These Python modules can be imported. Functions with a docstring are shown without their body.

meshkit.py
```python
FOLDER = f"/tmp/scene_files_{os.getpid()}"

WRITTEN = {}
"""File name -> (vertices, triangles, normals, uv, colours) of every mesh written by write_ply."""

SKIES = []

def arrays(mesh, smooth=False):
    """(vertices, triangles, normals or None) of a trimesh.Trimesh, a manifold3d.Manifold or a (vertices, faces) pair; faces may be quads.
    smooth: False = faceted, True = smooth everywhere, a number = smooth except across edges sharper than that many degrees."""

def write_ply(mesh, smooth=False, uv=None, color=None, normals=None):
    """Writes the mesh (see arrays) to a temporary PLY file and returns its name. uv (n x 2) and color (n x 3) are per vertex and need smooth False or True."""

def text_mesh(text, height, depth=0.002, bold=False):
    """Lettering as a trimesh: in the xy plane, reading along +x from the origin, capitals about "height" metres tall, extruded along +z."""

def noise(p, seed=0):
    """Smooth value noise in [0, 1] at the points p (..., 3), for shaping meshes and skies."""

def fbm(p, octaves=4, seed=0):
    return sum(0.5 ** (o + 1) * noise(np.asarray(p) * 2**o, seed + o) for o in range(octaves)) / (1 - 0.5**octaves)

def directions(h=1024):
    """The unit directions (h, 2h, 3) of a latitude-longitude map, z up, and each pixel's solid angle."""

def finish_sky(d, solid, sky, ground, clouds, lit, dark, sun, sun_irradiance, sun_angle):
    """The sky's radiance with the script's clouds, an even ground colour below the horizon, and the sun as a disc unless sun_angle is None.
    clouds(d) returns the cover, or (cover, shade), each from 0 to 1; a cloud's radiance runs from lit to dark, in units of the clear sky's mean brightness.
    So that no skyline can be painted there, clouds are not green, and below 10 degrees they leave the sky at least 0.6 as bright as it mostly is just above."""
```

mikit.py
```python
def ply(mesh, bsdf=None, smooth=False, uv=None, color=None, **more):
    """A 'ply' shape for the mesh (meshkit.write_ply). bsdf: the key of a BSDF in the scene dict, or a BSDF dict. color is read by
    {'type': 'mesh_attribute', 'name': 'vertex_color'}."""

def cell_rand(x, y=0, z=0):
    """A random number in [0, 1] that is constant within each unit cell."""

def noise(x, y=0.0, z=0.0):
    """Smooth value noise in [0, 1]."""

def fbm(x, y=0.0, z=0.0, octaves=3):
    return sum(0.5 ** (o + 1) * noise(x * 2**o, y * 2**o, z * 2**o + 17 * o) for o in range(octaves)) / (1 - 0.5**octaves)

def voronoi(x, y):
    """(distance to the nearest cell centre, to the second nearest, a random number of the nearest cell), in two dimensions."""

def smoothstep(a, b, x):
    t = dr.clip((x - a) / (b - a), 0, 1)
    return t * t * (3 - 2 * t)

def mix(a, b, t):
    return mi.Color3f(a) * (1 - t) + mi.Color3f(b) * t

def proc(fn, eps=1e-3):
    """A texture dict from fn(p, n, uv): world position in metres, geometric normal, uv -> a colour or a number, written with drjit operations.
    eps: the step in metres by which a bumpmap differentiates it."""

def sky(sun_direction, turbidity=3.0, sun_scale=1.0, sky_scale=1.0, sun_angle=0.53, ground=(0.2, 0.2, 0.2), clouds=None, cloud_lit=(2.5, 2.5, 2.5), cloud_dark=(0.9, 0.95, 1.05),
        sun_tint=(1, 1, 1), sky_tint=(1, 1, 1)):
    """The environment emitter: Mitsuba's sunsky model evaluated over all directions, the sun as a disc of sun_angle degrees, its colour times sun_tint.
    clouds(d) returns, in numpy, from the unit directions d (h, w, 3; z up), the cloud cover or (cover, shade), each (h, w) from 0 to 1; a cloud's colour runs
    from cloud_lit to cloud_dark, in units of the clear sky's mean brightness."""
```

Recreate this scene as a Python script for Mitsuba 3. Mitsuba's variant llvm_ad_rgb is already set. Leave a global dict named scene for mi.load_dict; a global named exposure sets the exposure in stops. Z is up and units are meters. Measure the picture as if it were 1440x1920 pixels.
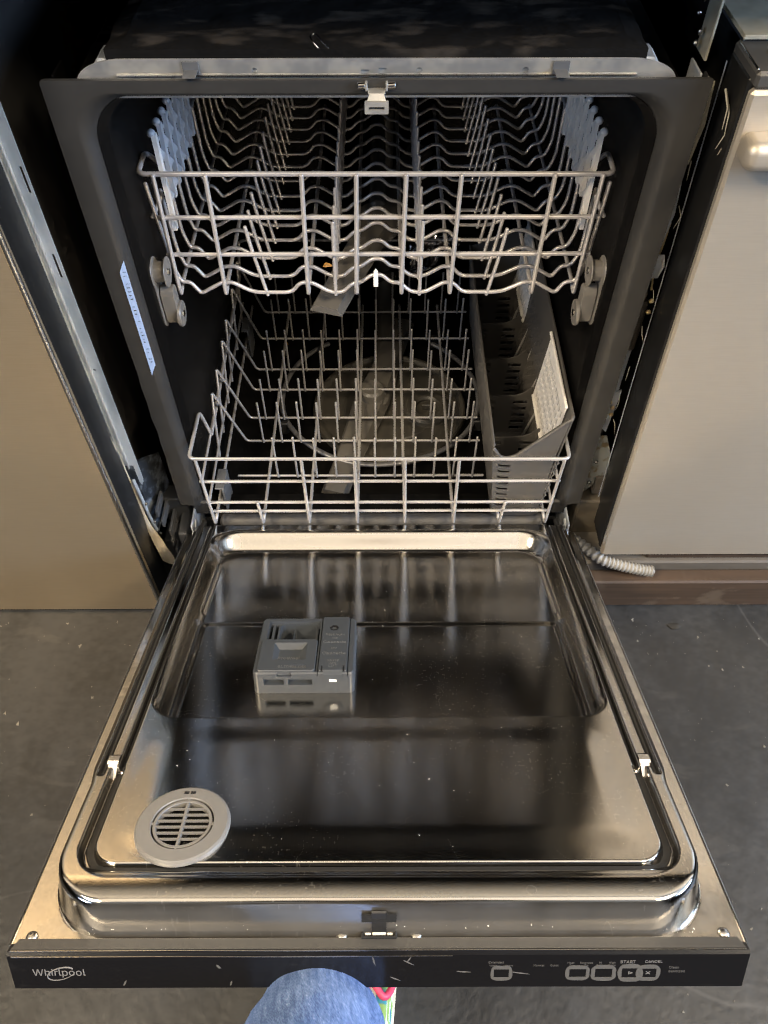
import math, random
import numpy as np, trimesh, mitsuba as mi, mikit, meshkit
import manifold3d as m3
from shapely.geometry import Polygon, Point, box as sbox
from shapely import affinity
from mikit import noise, fbm, smoothstep, mix, proc, cell_rand
random.seed(7); rng = np.random.default_rng(7)
T = mi.ScalarTransform4f
scene, labels = {}, {}

# ------------------------------------------------------------------ camera, lamps, exposure
exposure = 2.0
CAM = np.array([0.0052, -0.7355, 1.0668]); PITCH, YAW, ROLL, FOC = -0.9153, 0.0009, -0.0022, 1470.0
_f = np.array([math.sin(YAW) * math.cos(PITCH), math.cos(YAW) * math.cos(PITCH), math.sin(PITCH)])
_r = np.array([math.cos(YAW), -math.sin(YAW), 0]); _u = np.cross(_r, _f)
_up = -math.sin(ROLL) * _r + math.cos(ROLL) * _u
scene['camera'] = {'type': 'perspective', 'fov': 2 * math.degrees(math.atan(960 / FOC)), 'fov_axis': 'y', 'near_clip': 0.01, 'far_clip': 60.0,
                   'to_world': T().look_at(origin=CAM.tolist(), target=(CAM + _f).tolist(), up=_up.tolist())}
FLOOR = -0.05

def rgb(r, g=None, b=None):
    return {'type': 'rgb', 'value': [r, r if g is None else g, r if b is None else b]}

def lamp(name, label, centre, ex, ey, w, h, color):
    """a flat lit panel: ex, ey the panel's axes; it shines along ex x ey"""
    ex, ey = np.array(ex, float), np.array(ey, float); c = np.array(centre, float)
    v = [c + sx * ex * w / 2 + sy * ey * h / 2 for sx, sy in ((-1, -1), (1, -1), (1, 1), (-1, 1))]
    m = trimesh.Trimesh(v, [[0, 1, 2], [0, 2, 3]], process=False)
    scene[name] = mikit.ply(m, {'type': 'diffuse', 'reflectance': rgb(.6)}, emitter={'type': 'area', 'radiance': rgb(*color)})
    labels[name] = {'label': label, 'category': 'lamp'}

WARM = np.array([1.0, .81, .56]); COOL = np.array([.58, .80, 1.18])
lamp('ceiling_lamp', 'wide dim luminous ceiling panel overhead in front of the dishwasher', (0, -.98, 2.41), (1, 0, 0), (0, -1, 0), 2.0, 1.3, .42 * WARM)
lamp('ceiling_lamp_001', 'warm ceiling light panel in front to the left', (-1.45, -1.36, 2.40), (1, 0, 0), (0, -1, 0), .6, .8, 21 * WARM)
lamp('ceiling_lamp_002', 'warm ceiling light panel in front to the right', (1.45, -1.36, 2.40), (1, 0, 0), (0, -1, 0), .6, .8, 18 * WARM)
lamp('window_light', 'cool daylight window far off to the right of the dishwasher', (3.1, -1.35, 1.6), (-.30, -.954, 0), (0, 0, 1), 1.4, .9, 9.5 * COOL)
lamp('window_light_001', 'cool daylight window far off to the left, in front of the dishwasher', (-2.5, -2.7, 1.6), (-.71, .71, 0), (0, 0, 1), .7, .9, 3.5 * COOL)

# ------------------------------------------------------------------ helpers
def add(key, mesh, bsdf, smooth=35, **kw):
    base, n = key, 1
    while key in scene:
        key = f'{base}_{n:03d}'; n += 1
    scene[key] = mikit.ply(mesh, bsdf, smooth, **kw)
    return key

def tag(key, label, cat=None, group=None, kind=None):
    labels[key] = {k: v for k, v in (('label', label), ('category', cat), ('group', group), ('kind', kind)) if v}

def cat(*ms):
    return trimesh.util.concatenate([m for m in ms if m is not None])

def tm(man):
    m = man.to_mesh(); return trimesh.Trimesh(m.vert_properties[:, :3], m.tri_verts, process=False)

def mf(mesh):
    return m3.Manifold(m3.Mesh(np.asarray(mesh.vertices, np.float32), np.asarray(mesh.faces, np.uint32)))

def cbox(x0, x1, y0, y1, z0, z1, b=.002):
    """a box with chamfered edges"""
    P = []
    for x, sx in ((x0, 1), (x1, -1)):
        for y, sy in ((y0, 1), (y1, -1)):
            for z, sz in ((z0, 1), (z1, -1)):
                P += [(x + sx * b, y + sy * b, z), (x + sx * b, y, z + sz * b), (x, y + sy * b, z + sz * b)]
    return trimesh.PointCloud(P).convex_hull

def mbox(x0, x1, y0, y1, z0, z1):
    return m3.Manifold.cube([x1 - x0, y1 - y0, z1 - z0]).translate([x0, y0, z0])

def hull(P):
    return trimesh.PointCloud(np.array(P, float)).convex_hull

def fillet(pts, r, n=4):
    """rounds the inner corners of a polyline"""
    pts = [np.array(p, float) for p in pts]; out = [pts[0]]
    for i in range(1, len(pts) - 1):
        a, b, c = pts[i - 1], pts[i], pts[i + 1]
        la, lc = np.linalg.norm(a - b), np.linalg.norm(c - b)
        d = min(r, la * .45, lc * .45)
        p, q = b + (a - b) / la * d, b + (c - b) / lc * d
        for t in np.linspace(0, 1, n):
            out.append((1 - t) ** 2 * p + 2 * t * (1 - t) * b + t * t * q)
    out.append(pts[-1]); return np.array(out)

def tube(pts, r, sides=8, cap=True, closed=False):
    p = np.asarray(pts, float)
    rad = np.broadcast_to(np.asarray(r, float), (len(p),)).copy()
    if cap and not closed:
        t0 = (p[0] - p[1]) / np.linalg.norm(p[0] - p[1]); t1 = (p[-1] - p[-2]) / np.linalg.norm(p[-1] - p[-2])
        p = np.vstack([p[0] + t0 * rad[0] * .5, p[0] + t0 * rad[0] * .28, p, p[-1] + t1 * rad[-1] * .28, p[-1] + t1 * rad[-1] * .5])
        rad = np.concatenate([[rad[0] * .05, rad[0] * .72], rad, [rad[-1] * .72, rad[-1] * .05]])
    t = (np.roll(p, -1, 0) - np.roll(p, 1, 0)) if closed else np.gradient(p, axis=0)
    t /= np.linalg.norm(t, axis=1, keepdims=True) + 1e-12
    a = np.cross(t[0], [0, 0, 1.0] if abs(t[0][2]) < .9 else [1.0, 0, 0]); A = []
    for k in range(len(p)):
        a = a - t[k] * (a @ t[k]); a /= np.linalg.norm(a) + 1e-12; A.append(a)
    A = np.array(A); B = np.cross(t, A); ang = np.arange(sides) * 2 * np.pi / sides
    v = p[:, None] + rad[:, None, None] * (np.cos(ang)[None, :, None] * A[:, None] + np.sin(ang)[None, :, None] * B[:, None])
    n = len(p); i, j = np.meshgrid(np.arange(n if closed else n - 1), np.arange(sides), indexing='ij'); i2 = (i + 1) % n
    q = np.stack([i * sides + j, i * sides + (j + 1) % sides, i2 * sides + (j + 1) % sides, i2 * sides + j], -1).reshape(-1, 4)
    return trimesh.Trimesh(v.reshape(-1, 3), np.vstack([q[:, [0, 1, 2]], q[:, [0, 2, 3]]]), process=False)

def lathe(profile, axis='z', n=32, origin=(0, 0, 0)):
    m = trimesh.creation.revolve(np.array(profile, float), sections=n)
    if axis == 'x': m.apply_transform(trimesh.transformations.rotation_matrix(np.pi / 2, [0, 1, 0]))
    if axis == 'y': m.apply_transform(trimesh.transformations.rotation_matrix(-np.pi / 2, [1, 0, 0]))
    m.apply_translation(origin); return m

def loft(loops, closed=True):
    L = [np.asarray(l, float) for l in loops]; n = len(L[0]); v = np.vstack(L); F = []
    for k in range(len(L) - 1):
        for j in range(n if closed else n - 1):
            a, b = k * n + j, k * n + (j + 1) % n
            F += [[a, b, b + n], [a, b + n, a + n]]
    return trimesh.Trimesh(v, F, process=False)

def rrect(hw, z0, z1, r, y, m=10):
    """rounded rectangle in the xz plane, counter-clockwise from the lower right"""
    P = []
    for cx, cz, a0 in ((hw - r, z0 + r, -90), (hw - r, z1 - r, 0), (-hw + r, z1 - r, 90), (-hw + r, z0 + r, 180)):
        for a in np.radians(np.linspace(a0, a0 + 90, m)):
            P.append((cx + r * math.cos(a), y, cz + r * math.sin(a)))
    return np.array(P)

def extr(poly, h):
    return trimesh.creation.extrude_polygon(poly, h, engine='earcut')

# the open door's own axes: u across, v away from the hinge, h out of the liner's face
DA, DY, DZ = 0.4119, 0.02, 0.0993
DM = np.array([[1, 0, 0, 0], [0, -math.cos(DA), math.sin(DA), DY], [0, math.sin(DA), math.cos(DA), DZ], [0, 0, 0, 1.0]])
def todoor(m):
    m = m.copy(); m.apply_transform(DM); return m

# ------------------------------------------------------------------ materials
def two(d): return {'type': 'twosided', 'bsdf': d}
def prin(color, rough, metallic=0.0, **k):
    c = color if isinstance(color, dict) else rgb(*color) if isinstance(color, (tuple, list)) else rgb(color)
    return two({'type': 'principled', 'base_color': c, 'roughness': rough, 'metallic': metallic, **k})

def f_floor(p, n, uv):
    wx = p.x + .05 * noise(p.x * 9, p.y * 9, 4.0); wy = p.y + .05 * noise(p.x * 9 + 40, p.y * 9, 4.0)
    a = fbm(wx * 4.5, wy * 4.5, 1.0, 5); b = fbm(wx * 21 + 5, wy * 13, 3.0, 5); c = fbm(p.x * 90, p.y * 150, 2.0, 3)
    k = smoothstep(.30, .72, .42 * a + .36 * b + .22 * c)
    col = mix((.0105, .0113, .0122), (.029, .0305, .0325), k)
    st = smoothstep(.60, .72, fbm(wx * 11 + 9, wy * 30, 7.0, 5)) * smoothstep(.45, .6, fbm(wx * 3 + 2, wy * 3, 9.0, 2))
    col = mix(col, (.095, .09, .08), .13 * st)
    w = dr_abs(fbm(p.x * 2.3 + 3, p.y * 2.3, 5.0, 3) - .5); scr = (1 - smoothstep(.0, .006, w)) * smoothstep(.5, .62, noise(p.x * 5, p.y * 5, 8.0))
    return mix(col, (.13, .13, .13), .14 * scr)
def dr_abs(x): return mikit.dr.abs(x)
def f_floorb(p, n, uv): return .0010 * fbm(p.x * 26, p.y * 18, 0.0, 5) + .0004 * fbm(p.x * 150, p.y * 150, 0.0, 2)
scene['floor_bsdf'] = two({'type': 'bumpmap', 'arbitrary': proc(f_floorb), 'scale': 1.0,
    'bsdf': {'type': 'principled', 'base_color': proc(f_floor), 'roughness': .5, 'specular': .4}})

scene['black_wall'] = prin(.006, .9)
def f_steelr(p, n, uv):
    return .036 + .03 * fbm(uv.x * 9, uv.y * 9, 2.0, 3)
STEEL = {'eta': rgb(2.6, 2.5, 2.4), 'k': rgb(3.5, 3.35, 3.1)}
def liner(wf):
    return two({'type': 'blendbsdf', 'weight': proc(wf),
    'a': {'type': 'roughconductor', 'distribution': 'beckmann', **STEEL, 'alpha_u': .026, 'alpha_v': .044, 'specular_reflectance': rgb(.84, .825, .80)},
    'b': {'type': 'roughconductor', 'distribution': 'ggx', **STEEL, 'alpha': .36, 'specular_reflectance': rgb(.97, .95, .92)}})
# a greasy, dusty film on the front wall of the raised liner and thin smears elsewhere
scene['liner_steel'] = liner(lambda p, n, uv: .0012 + .010 * smoothstep(.5, .8, fbm(uv.x * 14, uv.y * 14, 2.0, 4)) + .004 * noise(uv.x * 2400, uv.y * 30, 1.0) + .22 * (1 - smoothstep(.0, .0022, mikit.dr.abs(fbm(uv.x * 24 + 3, uv.y * 24, 6.0, 3) - .5))) * smoothstep(.66, .80, noise(uv.x * 30 + 9, uv.y * 30, 3.0)) + .10 * smoothstep(.86, .93, noise(uv.x * 420, uv.y * 420, 5.0)) * smoothstep(.45, .65, fbm(uv.x * 12, uv.y * 12, 8.0, 2)) + .34 * smoothstep(.6735, .6775, uv.y) * (.6 + .6 * fbm(uv.x * 30, uv.y * 60, 4.0, 3)))
scene['skirt_steel'] = liner(lambda p, n, uv: .08 + .25 * smoothstep(.45, .75, fbm(p.x * 40, p.y * 40, 4.0, 4)))
scene['steel_bright'] = two({'type': 'roughconductor', 'eta': rgb(2.6, 2.5, 2.4), 'k': rgb(3.5, 3.35, 3.1), 'alpha': .12})
def f_galv(p, n, uv):
    return mix((.40, .40, .39), (.62, .60, .54), smoothstep(.3, .7, fbm(p.x * 60, p.z * 60, p.y * 60, 3)))
scene['galvanised'] = prin(proc(f_galv), .38, .75)
scene['galvanised_dull'] = prin(proc(lambda p, n, uv: mix((.22, .24, .26), (.46, .49, .52), smoothstep(.3, .7, fbm(p.x * 30, p.z * 22, p.y * 30, 4)))), .5, .45)
scene['wire'] = prin((.43, .415, .41), .30, .45, specular=.6)
scene['wire_low'] = prin((.42, .41, .40), .28, .5, specular=.6)
scene['tub_black'] = prin(proc(lambda p, n, uv: mix((.002, .002, .002), (.0045, .0042, .004), fbm(p.x * 9, p.y * 9, p.z * 9, 3))), .42, specular=.08)
scene['flange_grey'] = prin(proc(lambda p, n, uv: mix((.0185, .0178, .0168), (.025, .0242, .0230), fbm(p.x * 30, p.y * 30, p.z * 30, 3))), .48)
scene['rubber'] = prin(.016, .42)
scene['rubber_grey'] = prin((.055, .055, .056), .55)
scene['plastic_grey'] = prin((.085, .088, .092), .38, specular=.5)
scene['plastic_grey_dark'] = prin((.05, .052, .055), .4)
scene['dispenser_grey'] = prin((.040, .046, .054), .36, specular=.55)
scene['vent_grey'] = prin((.145, .142, .137), .42)
scene['basket_grey'] = prin((.072, .068, .063), .42)
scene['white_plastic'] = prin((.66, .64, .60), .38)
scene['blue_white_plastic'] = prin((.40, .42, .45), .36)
scene['roller_grey'] = prin((.13, .122, .11), .36)
def f_dust(p, n, uv):
    s = smoothstep(.62, .8, fbm(p.x * 26, p.y * 60, p.z * 60, 4)) * smoothstep(.4, .7, fbm(p.x * 5 + 3, 0.0, 1.0, 2))
    return mix((.006, .006, .007), (.05, .05, .048), .6 * s)
scene['console_black'] = prin(proc(f_dust), .17, specular=.5)
scene['console_top'] = prin((.045, .044, .042), .4)
scene['print_grey'] = prin((.15, .15, .15), .5)
scene['print_dim'] = prin((.07, .07, .07), .55)
scene['scuff_grey'] = prin((.085, .085, .085), .5)
scene['hole_black'] = prin(.004, .8)
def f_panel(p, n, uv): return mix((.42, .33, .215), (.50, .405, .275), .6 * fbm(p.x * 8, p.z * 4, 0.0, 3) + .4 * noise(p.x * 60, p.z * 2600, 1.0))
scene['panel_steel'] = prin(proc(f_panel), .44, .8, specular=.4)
scene['panel_steel_right'] = prin(proc(lambda p, n, uv: mix((.40, .355, .29), (.455, .41, .34), .5 * fbm(p.x * 9, p.z * 2, 3.0, 3) + .5 * noise(p.x * 60, p.z * 2600, 1.0))), .45, .6, specular=.4)
scene['panel_black'] = prin(.008, .35)
def f_tar(p, n, uv):
    return mix((.006, .0055, .005), (.040, .033, .026), smoothstep(.5, .85, fbm(p.x * 30, p.y * 70, p.z * 30, 4)))
scene['blanket'] = two({'type': 'bumpmap', 'arbitrary': proc(lambda p, n, uv: .004 * fbm(p.x * 45, p.y * 45, p.z * 45, 4)), 'scale': 1.0,
    'bsdf': {'type': 'principled', 'base_color': proc(f_tar), 'roughness': .9, 'specular': .1}})
def f_wood(p, n, uv):
    g = fbm(p.x * 7, p.z * 120, p.y * 60, 4); s = smoothstep(.55, .75, fbm(p.x * 26, p.z * 40, 5.0, 4))
    return mix(mix((.028, .018, .011), (.070, .043, .026), g), (.11, .085, .06), .5 * s)
scene['wood'] = prin(proc(f_wood), .55)
scene['dirty_board'] = prin(proc(lambda p, n, uv: mix((.05, .045, .038), (.13, .115, .095), fbm(p.x * 12, p.y * 60, p.z * 40, 4))), .7)
scene['felt'] = prin(proc(lambda p, n, uv: mix((.34, .29, .20), (.52, .46, .35), fbm(p.x * 70, p.y * 70, p.z * 70, 4))), .95)
scene['label_paper'] = prin((.22, .30, .46), .45)
def f_denim(p, n, uv):
    tw = noise((p.x * 1.0 + p.y * .55) * 1500, (p.y - p.x * .3) * 420, p.z * 420); slub = noise((p.x + p.y * .2) * 420, p.y * 45, p.z * 45); big = fbm(p.x * 13, p.y * 13, p.z * 13, 3)
    c = mix((.040, .080, .20), (.145, .225, .43), smoothstep(.25, .8, .45 * big + .3 * tw + .25 * slub))
    return mix(c, (.30, .39, .56), .45 * smoothstep(.70, .95, tw * .6 + slub * .4))
scene['denim'] = two({'type': 'bumpmap', 'arbitrary': proc(lambda p, n, uv: .0006 * noise((p.x + p.y * .55) * 900, (p.y - p.x * .3) * 300, p.z * 300) + .004 * fbm(p.x * 26, p.y * 26, p.z * 26, 3), eps=4e-4), 'scale': 1.0,
    'bsdf': {'type': 'principled', 'base_color': proc(f_denim), 'roughness': .85, 'sheen': .4}})
scene['pink'] = prin((.55, .06, .13), .5)
scene['print_fabric'] = prin(proc(lambda p, n, uv: mix(mix((.62, .66, .60), (.25, .42, .12), smoothstep(.5, .6, noise(p.x * 110, p.y * 90, p.z * 90))), (.05, .25, .32), smoothstep(.62, .72, noise(p.x * 70 + 7, p.y * 70, p.z * 60)))), .6)
scene['hose_white'] = prin((.24, .24, .235), .55)
scene['screw'] = two({'type': 'roughconductor', 'eta': rgb(2.6, 2.5, 2.4), 'k': rgb(3.5, 3.35, 3.1), 'alpha': .14})
scene['brass'] = prin((.62, .48, .24), .3, .9)
scene['crumb_white'] = prin((.75, .74, .70), .7)
scene['crumb_orange'] = prin((.45, .22, .05), .7)
scene['spray_grey'] = prin((.075, .070, .062), .4)
scene['sump_grey'] = prin((.036, .033, .027), .45)
scene['element_metal'] = prin((.16, .16, .165), .4, .6)
scene['film'] = {'type': 'thindielectric', 'int_ior': 1.45}

# ------------------------------------------------------------------ setting
add('floor', trimesh.Trimesh([[-7, -7, FLOOR], [7, -7, FLOOR], [7, 7, FLOOR], [-7, 7, FLOOR]], [[0, 1, 2], [0, 2, 3]], process=False), 'floor_bsdf', False)
tag('floor', 'dark grey mottled slate floor', kind='structure')
add('ceiling', trimesh.Trimesh([[-3, -3.2, 2.46], [-3, .8, 2.46], [3, .8, 2.46], [3, -3.2, 2.46]], [[0, 1, 2], [0, 2, 3]], process=False), 'pale_wall', False); tag('ceiling', 'pale ceiling that the steel door reflects', kind='structure')
scene['pale_wall'] = prin((.45, .41, .34), .8)
add('wall', cbox(-3, 3, .78, .86, FLOOR, 2.6, .004), 'black_wall', False); tag('wall', 'dark back wall behind the appliances', kind='structure')
add('upper_wall', cbox(-3, 3, -.150, -.13, .965, 2.455, .004), 'pale_wall', False); tag('upper_wall', 'pale wall face above the row of appliances', kind='structure')
add('shelf', cbox(-3, 3, -.128, .775, .965, 1.0, .004), 'black_wall', False); tag('shelf', 'dark underside above the appliances', kind='structure')

# ------------------------------------------------------------------ dishwasher: tub, flange, frame
DW = 'dishwasher'
tag(DW, 'dishwasher with black tub, its stainless steel door hanging open between two other appliances', 'dishwasher')
loops = [rrect(.2690, .098, .7285, .046, .011), rrect(.2665, .098, .7260, .046, .020), rrect(.2635, .096, .7230, .045, .024), rrect(.2625, .092, .722, .045, .030),
         rrect(.2640, .088, .7235, .045, .036), rrect(.2640, .072, .7235, .040, .052), rrect(.2660, .070, .725, .045, .10), rrect(.2660, .070, .725, .045, .585), rrect(.255, .082, .715, .045, .605), rrect(.10, .30, .50, .045, .606)]
tub = loft(loops)
add(DW + '__tub', tub, 'tub_black', 40)
def upath(hw, zb, zt, r, y, m=10):
    P = [(-hw, y, z) for z in np.linspace(zb, zt - r, 24)]
    P += [(-hw + r - r * math.cos(a), y, zt - r + r * math.sin(a)) for a in np.linspace(0, np.pi / 2, m)[1:]]
    P += [(x, y, zt) for x in np.linspace(-hw + r, hw - r, 24)[1:]]
    P += [(hw - r + r * math.sin(a), y, zt - r + r * math.cos(a)) for a in np.linspace(0, np.pi / 2, m)[1:]]
    P += [(hw, y, z) for z in np.linspace(zt - r, zb, 24)[1:]]
    return np.array(P)
FL = [upath(.3025, .131, .7450, .003, .006), upath(.3038, .131, .7459, .003, .002), upath(.3032, .131, .7455, .003, 0.0), upath(.2835, .128, .7355, .040, -.0005), upath(.2800, .126, .7335, .042, .0002),
      upath(.2755, .122, .7312, .044, .0028), upath(.2718, .119, .7295, .046, .0072), upath(.2692, .117, .7287, .046, .0120), upath(.2680, .116, .728, .046, .02)]
fl = loft(FL, closed=False)
v = np.array(fl.vertices)          # a torn, uneven outer edge low on both sides
w = np.exp(-((v[:, 2] - .28) / .16) ** 2) * (np.abs(v[:, 0]) > .3015)
v[:, 0] -= np.sign(v[:, 0]) * w * .0035 * (meshkit.noise(v * [1, 1, 60], 3) - .2); fl.vertices = v
add(DW + '__front_flange', fl, 'flange_grey', 50)
# flange feet: the notched lower ends
for s in (-1, 1):
    add(DW + '__flange_foot', cbox(min(s * .262, s * .288), max(s * .262, s * .288), .004, .03, .10, .131, .003), 'rubber')
# rubber bead at the sill
add(DW + '__sill_gasket', tube([(-.243, -.002, .090), (.0, -.002, .090), (.2475, -.002, .090)], .0125, 20), 'rubber_grey', 40)
add(DW + '__sill', cbox(-.262, .262, .004, .05, .062, .098, .004), 'tub_black')
# galvanised frame behind the flange, holes punched through
def xz_plate(poly, y0, th):
    m = extr(poly, th); m.apply_transform(np.array([[1, 0, 0, 0], [0, 0, 1, y0], [0, 1, 0, 0], [0, 0, 0, 1.0]])); return m
arch = Polygon([(-.275, .725), (-.2735, .737)] + [(-.226 - .047 * math.cos(a), .7385 + .0205 * math.sin(a)) for a in np.linspace(.1, np.pi / 2, 12)] + [(.226 + .047 * math.sin(a), .7385 + .0205 * math.cos(a)) for a in np.linspace(0, np.pi / 2 - .1, 12)] + [(.2735, .737), (.275, .725)])
for hx in (-.110, .0385, .1345):
    arch = arch.difference(affinity.scale(Point(hx, .7485).buffer(.0029), 1, .95))
for hx, hz in ((-.0105, .748), (.0055, .7495)):
    arch = arch.difference(sbox(hx - .0035, .742, hx + .0035, hz + .0015))
add(DW + '__top_frame', cat(xz_plate(arch, .012, .0012)), 'galvanised', 30)
add(DW + '__top_frame__frame_bead', tube(fillet([(-.235, .0105, .7452), (.235, .0105, .7452)], .01), .0010, 8), 'steel_bright')
add(DW + '__top_frame__frame_back', cbox(-.255, .255, .0145, .05, .738, .757, .004), 'galvanised_dull')
for sx in (-.167, .166):     # thin mounting tabs standing out from the frame
    tab = cat(cbox(sx - .006, sx + .006, -.005, .0115, .7492, .7500, .0003), cbox(sx - .0075, sx + .0075, .0105, .0118, .7445, .757, .0004))
    add(DW + '__mounting_tab', tab, 'plastic_grey')
# sound blanket over the top
bl = m3.Manifold.hull_points(np.array([(x, y, z) for x in (-.243, .243) for y in (.004, .59) for z in (.733, .765)] + [(x, y, .7685) for x in (-.226, .226) for y in (.018, .57)], np.float32).tolist())
bl = tm(bl.refine_to_length(.012)); vv = np.array(bl.vertices); nn = bl.vertex_normals
vv += nn * (.0045 * (meshkit.fbm(vv * 38, 3, 2) - .5))[:, None]; bl.vertices = vv
bl.apply_translation((0, .0125, 0))
add(DW + '__sound_blanket', bl, 'blanket', 45)
# a bent wire end lying on the blanket
P = np.array([(-.051, .010, .7685), (-.056, .014, .772), (-.059, .020, .774), (-.055, .023, .775), (-.052, .018, .776), (-.047, .010, .773), (-.042, .006, .770)])
add('wire_scrap', tube(fillet(P, .003), .0006, 6), 'steel_bright'); tag('wire_scrap', 'thin bent wire scrap lying on the sound blanket', 'wire')
# door latch strike hanging from the flange's middle
LS = DW + '__latch_strike'
add(LS, cat(cbox(-.0078, .0078, -.0125, -.0008, .7385, .7395, .0003), hull([(-.0062, -.0125, .7395), (.0062, -.0125, .7395), (-.0062, -.0115, .7385), (.0062, -.0115, .7385), (-.0085, -.0155, .7345), (.0085, -.0155, .7345), (-.0085, -.0142, .7345), (.0085, -.0142, .7345)])), 'galvanised')
lp = Polygon([(-.0108, .7235), (.0108, .7235), (.0108, .7343), (-.0108, .7343)]).buffer(-.001).buffer(.001).difference(sbox(-.0070, .7272, .0070, .7298))
add(LS + '__strike_loop', xz_plate(lp, -.0172, .003), 'galvanised')
for s in (-1, 1):
    add(LS + '__pivot_pin', lathe([(0, -.0035), (.0026, -.0035), (.0030, -.003), (.0030, .003), (.0026, .0035), (0, .0035)], 'x', 16, (s * .0135, -.0035, .7425)), 'screw')
    add(LS + '__pivot_bracket', cbox(min(s * .0082, s * .0102), max(s * .0082, s * .0102), -.0065, -.0004, .7385, .7455, .0004), 'galvanised')
# rating label stuck on the left roll of the flange
def stripverts(z):
    return (-.2837, -.0011, z), (-.2748, .0026, z)
zs = [(.394, .409)] + [(z, z) for z in np.linspace(.42, .535, 12)] + [(.5445, .5585)]
Lv, Lf = [], []
for k, (za, zb) in enumerate(zs):
    a = (-.2838, -.0018, za); mid = (-.2800, -.0009, (za + zb) / 2 + .001); b = (-.2764, .0010, zb); Lv += [a, mid, b]
    if k: o = 3 * k; Lf += [[o - 3, o - 2, o + 1], [o - 3, o + 1, o], [o - 2, o - 1, o + 2], [o - 2, o + 2, o + 1]]
add(DW + '__rating_label', trimesh.Trimesh(Lv, Lf, process=False), 'label_paper', 40)
bars = []
for k in range(26):
    z = .415 + .0052 * k
    if rng.random() < .75:
        w_ = rng.uniform(.0006, .0016); x0 = -.2815 + rng.uniform(0, .001); x1 = x0 + rng.uniform(.002, .0038)
        f = lambda x: -.0019 + (x + .2842) * .4 * .42 - .0002
        bars.append(trimesh.Trimesh([(x0, f(x0) - .0002, z), (x1, f(x1) - .0002, z), (x1, f(x1) - .0002, z + w_), (x0, f(x0) - .0002, z + w_)], [[0, 1, 2], [0, 2, 3]], process=False))
add(DW + '__rating_label__label_print', cat(*bars), 'plastic_grey_dark', False)

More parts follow.
